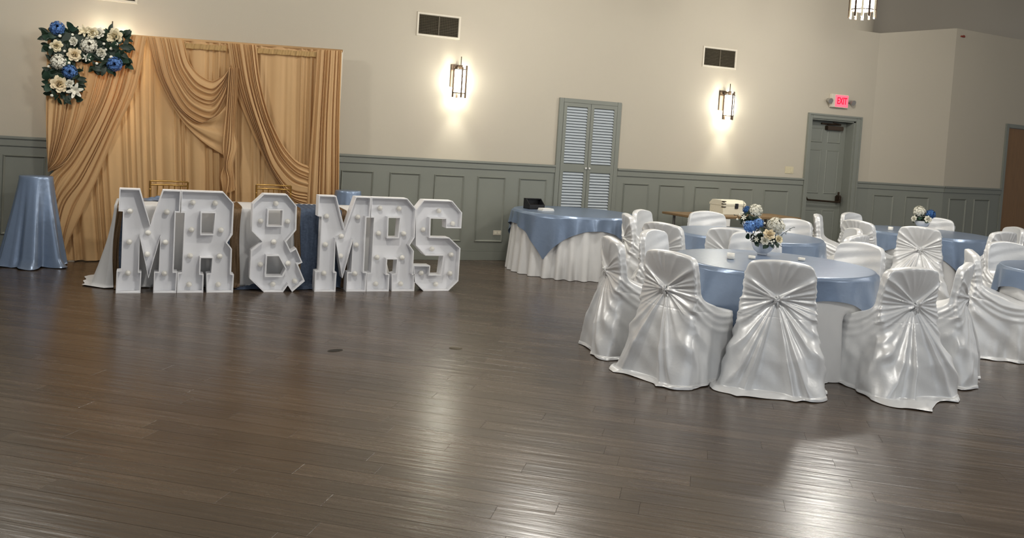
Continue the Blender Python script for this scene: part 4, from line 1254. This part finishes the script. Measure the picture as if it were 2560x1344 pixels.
# ------------------------------------------------------------------ head table behind the letters
HX0, HX1, HY0, HY1, HZ = -0.24, 2.22, -1.84, -1.12, 0.75
t = thing('head_table', 'long rectangular folding table hidden under white cloth behind the letters', 'table', ((HX0 + HX1) / 2, (HY0 + HY1) / 2, 0))
boxo('tabletop', -1.21, 1.21, -0.35, 0.35, HZ - 0.05, HZ - 0.012, 'oak', t, 0.004)
for sx in (-1, 1):
    for sy in (-1, 1):
        bm = bmesh.new(); tube(bm, [(sx * 1.0, sy * 0.28, 0), (sx * 1.0, sy * 0.28, HZ - 0.05)], 0.014); obj('leg', bm, 'grey_metal', t)
def rect_cloth(name, x0, x1, y0, y1, z, m, flare_l=0.2, seed=1):
    rs = np.random.RandomState(seed)
    n = 320
    per = []
    Lx, Ly = x1 - x0, y1 - y0
    tot = 2 * (Lx + Ly)
    s = np.linspace(0, tot, n, endpoint=False)
    P = np.zeros((n, 2)); N = np.zeros((n, 2))
    for i, d in enumerate(s):
        if d < Lx: P[i] = (x0 + d, y0); N[i] = (0, -1)
        elif d < Lx + Ly: P[i] = (x1, y0 + d - Lx); N[i] = (1, 0)
        elif d < 2 * Lx + Ly: P[i] = (x1 - (d - Lx - Ly), y1); N[i] = (0, 1)
        else: P[i] = (x0, y1 - (d - 2 * Lx - Ly)); N[i] = (-1, 0)
    k = np.ones(9) / 9
    Ns = np.stack([np.convolve(np.r_[N[-4:, j], N[:, j], N[:4, j]], k, 'valid') for j in (0, 1)], 1)
    wave = np.sin(s * 2 * PI / 0.23 + 0.8 * np.sin(s * 3)) * (0.7 + 0.3 * np.sin(s * 1.7))
    c = np.array(((x0 + x1) / 2, (y0 + y1) / 2))
    rows = []
    for f in (0.05, 0.6, 0.985):
        q = c + (P - c) * f
        rows.append(np.c_[q, np.full(n, z)])
    for i in range(0, 21):
        q = i / 20
        ends = np.abs(Ns[:, 0])
        fl_ = 0.025 * q + flare_l * q ** 1.6 * ends
        a = 0.018 * q * wave * np.where(Ns[:, 1] < -0.5, 0.7, 1.0)
        pp = P + Ns * (fl_ + a)[:, None]
        zz = np.full(n, max(z - 0.004 - q * (z - 0.004), 0.003))
        rows.append(np.c_[pp, zz])
    e = P + Ns * (0.025 + (flare_l + 0.07) * np.abs(Ns[:, 0]) + 0.02 * wave)[:, None]
    rows.append(np.c_[e, np.full(n, 0.003) + 0.006 * (1 + wave)])
    return pyd(name, np.concatenate(rows), [(b, a, d, c_) for a, b, c_, d in grid_faces(len(rows), n, True)] + [tuple(range(n))], m)
tag(rect_cloth('head_tablecloth', HX0, HX1, HY0, HY1, HZ, 'linen', 0.14), 'white floor-length cloth over the long table behind the letters', 'tablecloth')
def runner(name, label, bands, y_front, seed, over=0.0):
    t = thing(name, label, 'table runner', (bands[0][0], HY0, 0), 0, 'gauze and sequin table runners')
    for bn, x0, x1, m in [(b[3], b[0], b[1], b[2]) for b in bands]:
        nx = max(10, int((x1 - x0) / 0.012))
        xs_ = np.linspace(x0, x1, nx)
        rows = []
        prof = [(HY0 + 0.55, HZ + 0.006), (HY0 + 0.2, HZ + 0.007), (HY0 + 0.03, HZ + 0.008), (HY0 - 0.005, HZ + 0.004), (HY0 - 0.022, HZ - 0.02)]
        for i in range(1, 16):
            prof.append((HY0 - 0.024 - 0.03 * i / 15, HZ - 0.02 - (HZ - 0.028) * i / 15))
        prof += [(HY0 - 0.085, 0.008), (HY0 - 0.10, 0.006)]
        for i, (y, z) in enumerate(prof):
            q = i / len(prof)
            wv = np.sin(xs_ * 75 + seed + 0.8 * np.sin(q * 6)) * 0.010 * (0.4 + q) + 0.006 * np.sin(xs_ * 190 + q * 9)
            drift = 0.012 * math.sin(q * 7 + seed)
            zz = np.full(nx, z) + (0.004 * (1 + np.sin(xs_ * 120)) if z < 0.02 or z > HZ else 0)
            yy = np.full(nx, y) + (-np.abs(wv) if i > 3 else 0)
            rows.append(np.stack([xs_ + drift - bands[0][0], yy - HY0, zz], 1))
        pyd(bn, np.concatenate(rows), grid_faces(len(rows), nx), m, t)
runner('table_runner', 'narrow bronze sequin and blue runner at the table end behind the first M', [(-0.225, -0.175, 'sequin', 'sequin_band'), (-0.175, -0.10, 'gauze', 'gauze_panel')], 0, 1)
runner('table_runner', 'blue gauze runner with sequin edge between the first R and ampersand', [(0.66, 0.775, 'gauze', 'gauze_panel'), (0.775, 0.86, 'sequin', 'sequin_band')], 0, 2)
runner('table_runner', 'wide slate blue gauze runner just before the second letter M', [(1.36, 1.42, 'sequin', 'sequin_band'), (1.42, 1.82, 'gauze', 'gauze_panel'), (1.82, 1.87, 'sequin', 'sequin_band')], 0, 3)
for nm, x, y, label, m, sd in (('gauze_fold', 0.98, -1.95, 'loose end of blue gauze pooled on the floor beside the ampersand', 'gauze', 1), ('gauze_fold', 1.52, -1.97, 'loose end of blue gauze pooled on the floor before the second M', 'gauze', 2), ('blue_napkins', 0.12, -1.28, 'folded blue satin cloth lying on the head table behind the first M', 'blue', 3)):
    rs = np.random.RandomState(sd); n = 36
    uu = np.linspace(-1, 1, n); A, B = np.meshgrid(uu, uu)
    r = np.sqrt(A**2 + B**2); env = np.clip(1.15 - r, 0, 1)
    z = 0.004 + env * (0.022 + 0.014 * np.sin(A * 9 + 2 * np.sin(B * 4)) + 0.010 * np.sin(B * 13 + A * 5))
    sx_, sy_ = (0.15, 0.05) if m == 'gauze' else (0.15, 0.10)
    base = 0.0 if m == 'gauze' else HZ
    o = pyd(nm, np.stack([A * sx_ * (1 + 0.1 * np.sin(B * 5)), B * sy_ * (1 + 0.15 * np.sin(A * 7)), z], -1).reshape(-1, 3), grid_faces(n, n), m)
    o.location = (x, y, base); tag(o, label, 'cloth')

# ------------------------------------------------------------------ gold chairs
def gold_chair(X, label):
    t = thing('gold_chair', label, 'chair', (X, -0.98, 0), 0, 'gold bamboo-style chairs')
    bl = boxo('seat', -0.19, 0.19, -0.19, 0.19, 0.42, 0.455, 'goldmetal', t, 0.01)
    zt = 0.905
    for s in (-1, 1):
        bm = bmesh.new(); tube(bm, [(s * 0.172, 0.19, 0), (s * 0.172, 0.18, 0.45), (s * 0.182, 0.235, zt)], 0.0105, 8)
        for k in range(7): 
            z = 0.1 + k * 0.12
            yy = 0.19 if z < 0.45 else 0.18 + 0.055 * (z - 0.45) / (zt - 0.45)
            lathe(bm, [(0.0105, z - 0.006), (0.015, z), (0.0105, z + 0.006)], 8, s * (0.172 + max(0, z - .45) * 0.02), yy, (False, False))
        obj('back_post', bm, 'goldmetal', t, True)
        bm = bmesh.new(); tube(bm, [(s * 0.172, -0.17, 0), (s * 0.172, -0.165, 0.43)], 0.011, 8); obj('front_leg', bm, 'goldmetal', t, True)
    for z, yy, nm in ((zt, 0.235, 'top_rail'), (0.865, 0.231, 'crest_rail'), (0.60, 0.198, 'lower_rail')):
        bm = bmesh.new(); tube(bm, [(-0.182, yy, z), (0, yy + 0.006, z + 0.004), (0.182, yy, z)], 0.009, 8); obj(nm, bm, 'goldmetal', t, True)
    for k in range(5):
        x = -0.11 + k * 0.055
        bm = bmesh.new(); tube(bm, [(x, 0.198, 0.60), (x, 0.233, 0.865)], 0.0065, 6); obj('spindle', bm, 'goldmetal', t, True)
    bm = bmesh.new()
    for z in (0.15, 0.25): tube(bm, [(-0.172, -0.17, z), (0.172, -0.17, z)], 0.008, 6); tube(bm, [(-0.172, 0.19, z), (0.172, 0.19, z)], 0.008, 6)
    obj('stretcher', bm, 'goldmetal', t)
    return t
gold_chair(0.238, 'gold bamboo-style chair behind the first M and R')
gold_chair(1.292, 'gold bamboo-style chair behind the ampersand')

# ------------------------------------------------------------------ oak table with chest
t = thing('wooden_table', 'long oak-topped folding table against the wall right of the closet', 'table', (7.44, -0.58, 0), rad(6.5))
boxo('tabletop', -1.0, 1.0, -0.29, 0.29, 0.706, 0.735, 'oak', t, 0.006)
for sx in (-1, 1):
    for sy in (-1, 1):
        bm = bmesh.new(); tube(bm, [(sx * 0.84, sy * 0.22, 0), (sx * 0.84, sy * 0.22, 0.70)], 0.019, 10); obj('leg', bm, 'grey_metal', t)
    bm = bmesh.new(); tube(bm, [(sx * 0.84, -0.22, 0.2), (sx * 0.84, 0.22, 0.2)], 0.012, 8); obj('stretcher', bm, 'grey_metal', t)
for k in range(2):
    x = -0.90 + k * 0.31
    boxo('apron_flap', x, x + 0.28, -0.285, -0.278, 0.605, 0.70, 'paper', t)
t = thing('wooden_chest', 'ivory wooden chest with black latch on the oak table', 'chest', (7.40, -0.50, 0.736), rad(8))
boxo('body', -0.205, 0.205, -0.13, 0.13, 0.0, 0.125, 'ivory', t, 0.004)
bm = bmesh.new()
prof = [(-0.135, 0.125), (-0.135, 0.15), (-0.085, 0.195), (0.085, 0.195), (0.135, 0.15), (0.135, 0.125)]
A = [bm.verts.new((-0.21, y, z)) for y, z in prof]; B = [bm.verts.new((0.21, y, z)) for y, z in prof]
bm.faces.new(A); bm.faces.new(B[::-1])
for k in range(6): bm.faces.new((A[k], B[k], B[(k + 1) % 6], A[(k + 1) % 6]))
bmesh.ops.recalc_face_normals(bm, faces=bm.faces[:])
obj('lid', bm, 'ivory', t)
boxo('latch', 0.005, 0.065, -0.142, -0.13, 0.085, 0.155, 'black', t, 0.003)
for z in (0.10, 0.14, 0.175):
    boxo('corner_strap', -0.214, -0.165, -0.139, -0.10, z, z + 0.011, 'bronze', t)
for s in (-1, 1):
    boxo('foot', s * 0.17 - 0.03, s * 0.17 + 0.03, -0.125, 0.125, -0.001, 0.012, 'ivory', t)

# ------------------------------------------------------------------ satin covered chairs
def chair_cover(seed, train=0.0, hs=1.0):
    rs = np.random.RandomState(seed)
    NB, NS, NF = 110, 34, 56
    ux = np.concatenate([np.linspace(-1, 1, NB, endpoint=False), np.full(NS, 1.0), np.linspace(1, -1, NF, endpoint=False), np.full(NS, -1.0)])
    uy = np.concatenate([np.full(NB, -1.0), np.linspace(-1, 1, NS, endpoint=False), np.full(NF, 1.0), np.linspace(1, -1, NS, endpoint=False)])
    pn = 9
    k = (np.abs(ux) ** pn + np.abs(uy) ** pn) ** (-1 / pn)
    ux, uy = ux * k, uy * k
    N = len(ux)
    zk = 0.615
    rearness = smooth01(0.2, 1.0, -uy)
    frontness = smooth01(-0.2, 1.0, uy)
    zt = 0.845 + 0.032 * (1 - np.abs(ux) ** 2.0) - 0.045 * np.abs(ux) ** 16
    rows = []   # each: X,Y,Z, nx, ny
    zbot = 0.50 + 0.12 * frontness
    nA = 66
    for i in range(nA):
        q = (i / (nA - 1))
        q = 1 - (1 - q) ** 1.0
        hq = 1 - q
        z = zbot + (zt - zbot) * hq
        thick = 0.032 * max(0.0, 1 - max(0.0, (hq - 0.93) / 0.07) ** 3.5) ** (1 / 3.5) + 0.00005
        hw = 0.222 + 0.024 * (1 - hq) - 0.006 * np.exp(-((z - zk) / 0.06) ** 2)
        zm = np.maximum(z, zk)
        yc = -0.225 - 0.13 * (zm - 0.47)
        X = ux * hw
        yc = yc - 0.20 * np.maximum(0, zk - z) ** 1.25 * 1.6 * (1 - uy) / 2
        Y = yc + uy * thick - 0.034 * (1 - (ux) ** 2) * (0.35 + 0.65 * smooth01(0.5, 0.8, zm))
        rows.append((X, Y, z.copy() if hasattr(z, 'copy') else np.full(N, z)))
    yb_, yf0 = rows[-1][1].copy(), rows[-1][1].copy()
    Xa = rows[-1][0]
    nBr = 16
    for i in range(1, nBr + 1):
        tt = i / nBr
        f = (uy + 1) / 2
        yfr = -0.20 + 0.36 * tt
        hw = 0.246 + 0.002 * tt
        ybk = -0.298 - 0.0065 * tt
        X = ux * hw
        Yn = ybk + (yfr - ybk) * f - 0.019 * (1 - ux ** 2) * (1 - f)
        Y = yb_ * (1 - min(1, tt * 2.5)) + Yn * min(1, tt * 2.5)
        Z = 0.47 + 0.03 * (1 - tt) + 0.12 * frontness * (1 - tt) ** 2.2 - 0.014 * math.sin(PI * tt) * frontness * (1 - ux**2)
        rows.append((X, Y, Z))
    nC = 44
    for i in range(1, nC + 1):
        q = i / nC
        z = 0.47 - q * 0.45
        hw = 0.248 + (0.015 + 0.035 * hs) * q ** 1.3
        yfr = 0.16 + 0.02 * q
        ybk = -0.305 - (0.035 + 0.06 * hs) * q
        f = (uy + 1) / 2
        rows.append((ux * hw, ybk + (yfr - ybk) * f - 0.019 * (1 - ux ** 2) * (1 - f) * (1 - q), np.full(N, z)))
    X = np.array([r[0] for r in rows]); Y = np.array([r[1] for r in rows]); Z = np.array([r[2] for r in rows])
    # outward direction on plan
    nx = np.sign(ux) * smooth01(0.75, 1.0, np.abs(ux)); ny = np.sign(uy) * smooth01(0.75, 1.0, np.abs(uy))
    ln = np.sqrt(nx**2 + ny**2) + 1e-6
    nx, ny = nx / ln, ny / ln
    # unrolled position seen from behind
    yb = Y.min(axis=1, keepdims=True)
    wrap = np.where(np.abs(ux)[None, :] > 0.97, (Y - yb) * 0.75, 0)
    dx = X + np.sign(ux)[None, :] * wrap
    kx = rs.uniform(-0.02, 0.02)
    dz = Z - zk
    dxx = dx - kx
    rho = np.sqrt(dxx**2 + dz**2) + 1e-5
    phi = np.degrees(np.arctan2(dz, dxx))           # 0 right, 90 up, -90 down
    D = np.zeros_like(X)
    near = smooth01(0.0, 0.05, rho)
    def ridge(p0, wdt, amp, prof):
        nonlocal D
        d = (phi - p0 + 180) % 360 - 180
        wl = np.maximum(rho * math.radians(wdt), 0.0075)
        D += amp * np.exp(-np.abs(rho * np.radians(d) / wl) ** 1.5) * prof
    fade = near * np.exp(-rho / 0.22)
    # strong straight pulls to the upper corners and many to the sides
    for sgn in (0, 1):
        for p0, wdt, amp in ((34, 4, 0.020), (24, 3, 0.012), (14, 4, 0.016), (5, 3, 0.012), (-5, 4, 0.017), (-14, 3, 0.012), (-24, 5, 0.018), (-34, 4, 0.014)):
            a = p0 + rs.uniform(-3, 3)
            if sgn: a = 180 - a
            ridge(a, wdt * rs.uniform(0.8, 1.3), amp * rs.uniform(0.8, 1.4) * 1.3, near * np.exp(-rho / 0.34))
    for p0 in (62, 78, 92, 108, 122):
        ridge(p0 + rs.uniform(-4, 4), rs.uniform(3, 5), rs.uniform(0.003, 0.007), near * smooth01(0.06, 0.2, rho))
    grow = near * np.minimum(1.0, rho / 0.40) * smooth01(0.0, 0.05, -dz)
    for p0, wd_, am in ((-42, 4, 0.024), (-55, 5, 0.034), (-66, 3.5, 0.046), (-75, 4, 0.055), (-105, 4, 0.055), (-115, 3.5, 0.044), (-126, 5, 0.034), (-139, 4, 0.024)):
        ridge(p0 + rs.uniform(-3.5, 3.5), wd_ * rs.uniform(0.8, 1.2), am * rs.uniform(0.75, 1.2) * (0.55 + 0.45 * hs), grow)
    # broad tent below the knot
    D += 0.05 * np.exp(-np.abs((phi + 90) / 42) ** 4) * grow * rearness[None, :]
    D *= np.clip(rearness[None, :] + 0.4 * (np.abs(ux)[None, :] > 0.95) * smooth01(-1.0, -0.3, -uy)[None, :], 0, 1)
    # side swoop from knot to the seat front, on both sides
    side = smooth01(0.93, 1.0, np.abs(ux))[None, :]
    s_ = np.clip((Y + 0.26) / 0.42, 0, 1.2)
    for off, am in ((0.0, 0.010), (0.045, 0.006), (0.10, 0.007)):
        zc = 0.58 - off - 0.13 * s_ ** 0.8 - 0.05 * np.sin(PI * np.clip(s_, 0, 1))
        D += side * am * np.exp(-((Z - zc) / 0.016) ** 2) * (Y > -0.3)
    # loose vertical folds low on the sides and front
    low = smooth01(0.45, 0.05, Z)
    s_par = np.cumsum(np.r_[0, np.hypot(np.diff(ux * 0.25), np.diff(uy * 0.24))])
    D += low * (1 - rearness)[None, :] * (0.014 * np.sin(s_par * 26 + rs.uniform(0, 6)) + 0.010 * np.sin(s_par * 47 + rs.uniform(0, 6)))[None, :]
    # creases across the front of the backrest
    D += frontness[None, :] * (Z > 0.64) * 0.0022 * np.sin((Z - 0.64) * 62 + 3 * ux[None, :] + rs.uniform(0, 6)) * smooth01(0.64, 0.70, Z) * smooth01(0.86, 0.80, Z)
    D *= smooth01(0.0, 0.035, zt[None, :] - Z)
    D += 0.002 * np.sin(Z * 40 + s_par[None, :] * 30 + rs.uniform(0, 6)) * smooth01(0.6, 0.3, Z)
    X = X + nx[None, :] * D; Y = Y + ny[None, :] * D
    # hem puddled on the floor
    th = np.arctan2(Y[-1], X[-1])
    hx, hy = np.cos(th), np.sin(th)
    ext = 0.035 + 0.03 * np.sin(3 * th + rs.uniform(0, 6)) + 0.02 * np.sin(7 * th + rs.uniform(0, 6))
    a1 = rs.uniform(-0.55, 0.55) - PI / 2
    dth = (th - a1 + PI) % (2 * PI) - PI
    ext = np.clip(ext, 0.01, 1) * (0.2 + 0.7 * hs) * np.where(hy > 0.3, 0.25, 1.0) + train * np.exp(-(dth / 0.32) ** 2)
    hemX, hemY, hemZ = [], [], []
    for e, z, wv in ((0.22, 0.016, 0.010), (0.55, 0.012, 0.016), (0.85, 0.010, 0.012), (1.0, 0.004, 0.004)):
        hemX.append(X[-1] + hx * ext * e); hemY.append(Y[-1] + hy * ext * e)
        hemZ.append(z + wv * (0.5 + 0.5 * np.sin(11 * th + 4 * e + seed)))
    X = np.vstack([X, hemX]); Y = np.vstack([Y, hemY]); Z = np.vstack([Z, hemZ])
    v = np.stack([X, Y, Z], -1).reshape(-1, 3)
    return v, grid_faces(X.shape[0], N, True), kx


def make_chair(seed, train, hs):
    t = thing('covered_chair', 'satin covered chair', 'chair', (0, 0, 0), 0, 'white satin covered chairs')
    v, f, kx = chair_cover(seed, train, hs)
    pyd('satin_cover', v, f, 'satin', t)
    rs = random.Random(seed)
    bm = bmesh.new()
    ky, kz = -0.312, 0.615
    for k in range(3):       # a bunched overhand knot: three crossed loops and short tails
        a = k * 1.05 + rs.uniform(-.3, .3)
        pts = []
        for i in range(13):
            tt = 2 * PI * i / 12
            p = Vector((0.018 * math.cos(tt), 0.010 * math.sin(tt), 0.012 * math.sin(tt + k)))
            p = Matrix.Rotation(a, 3, 'Y') @ p
            pts.append(p + Vector((kx, ky, kz)))
        tube(bm, pts, 0.0085, 7, False)
    obj('tie_knot', bm, 'satin', t, True)
    vv, ff = [], []
    for sx in (-1, 1):
        i0 = len(vv)
        for i in range(6):
            q = i / 5
            for j in range(3):
                s = j - 1
                vv.append((kx + sx * (0.006 + 0.018 * q) + s * (0.006 + 0.010 * q), ky - 0.010 - 0.006 * math.sin(q * 5) - 0.004 * s * s + 0.01 * q, kz - 0.012 - (0.06 + 0.02 * sx) * q))
        for i in range(5):
            for j in range(2):
                a = i0 + i * 3 + j; ff.append((a, a + 1, a + 4, a + 3))
    pyd('tie_tail', vv, ff, 'satin', t)
    return t


rng2 = random.Random(2)
protos = {}
def chair(px, py, a, label, var):
    fx, fy = math.cos(a), math.sin(a)
    loc = (px + fx * 0.295, py + fy * 0.295, 0)
    rz = a - PI / 2
    if var not in protos:
        c = make_chair(*VARS[var])
        c.location = loc; c.rotation_euler = (0, 0, rz); c['label'] = label
        protos[var] = c
        return c
    return copy_thing(protos[var], loc, rz, label)
VARS = {0: (11, 0.10, 1.0), 1: (23, 0.03, 0.7), 2: (37, 0.14, 1.0), 3: (41, 0.0, 0.25), 4: (59, 0.0, 0.35)}
for px, py, c, da, label, var in CH:
    x, y, a = seat_pos(px, py, c, da)
    chair(x, y, a, label, var)
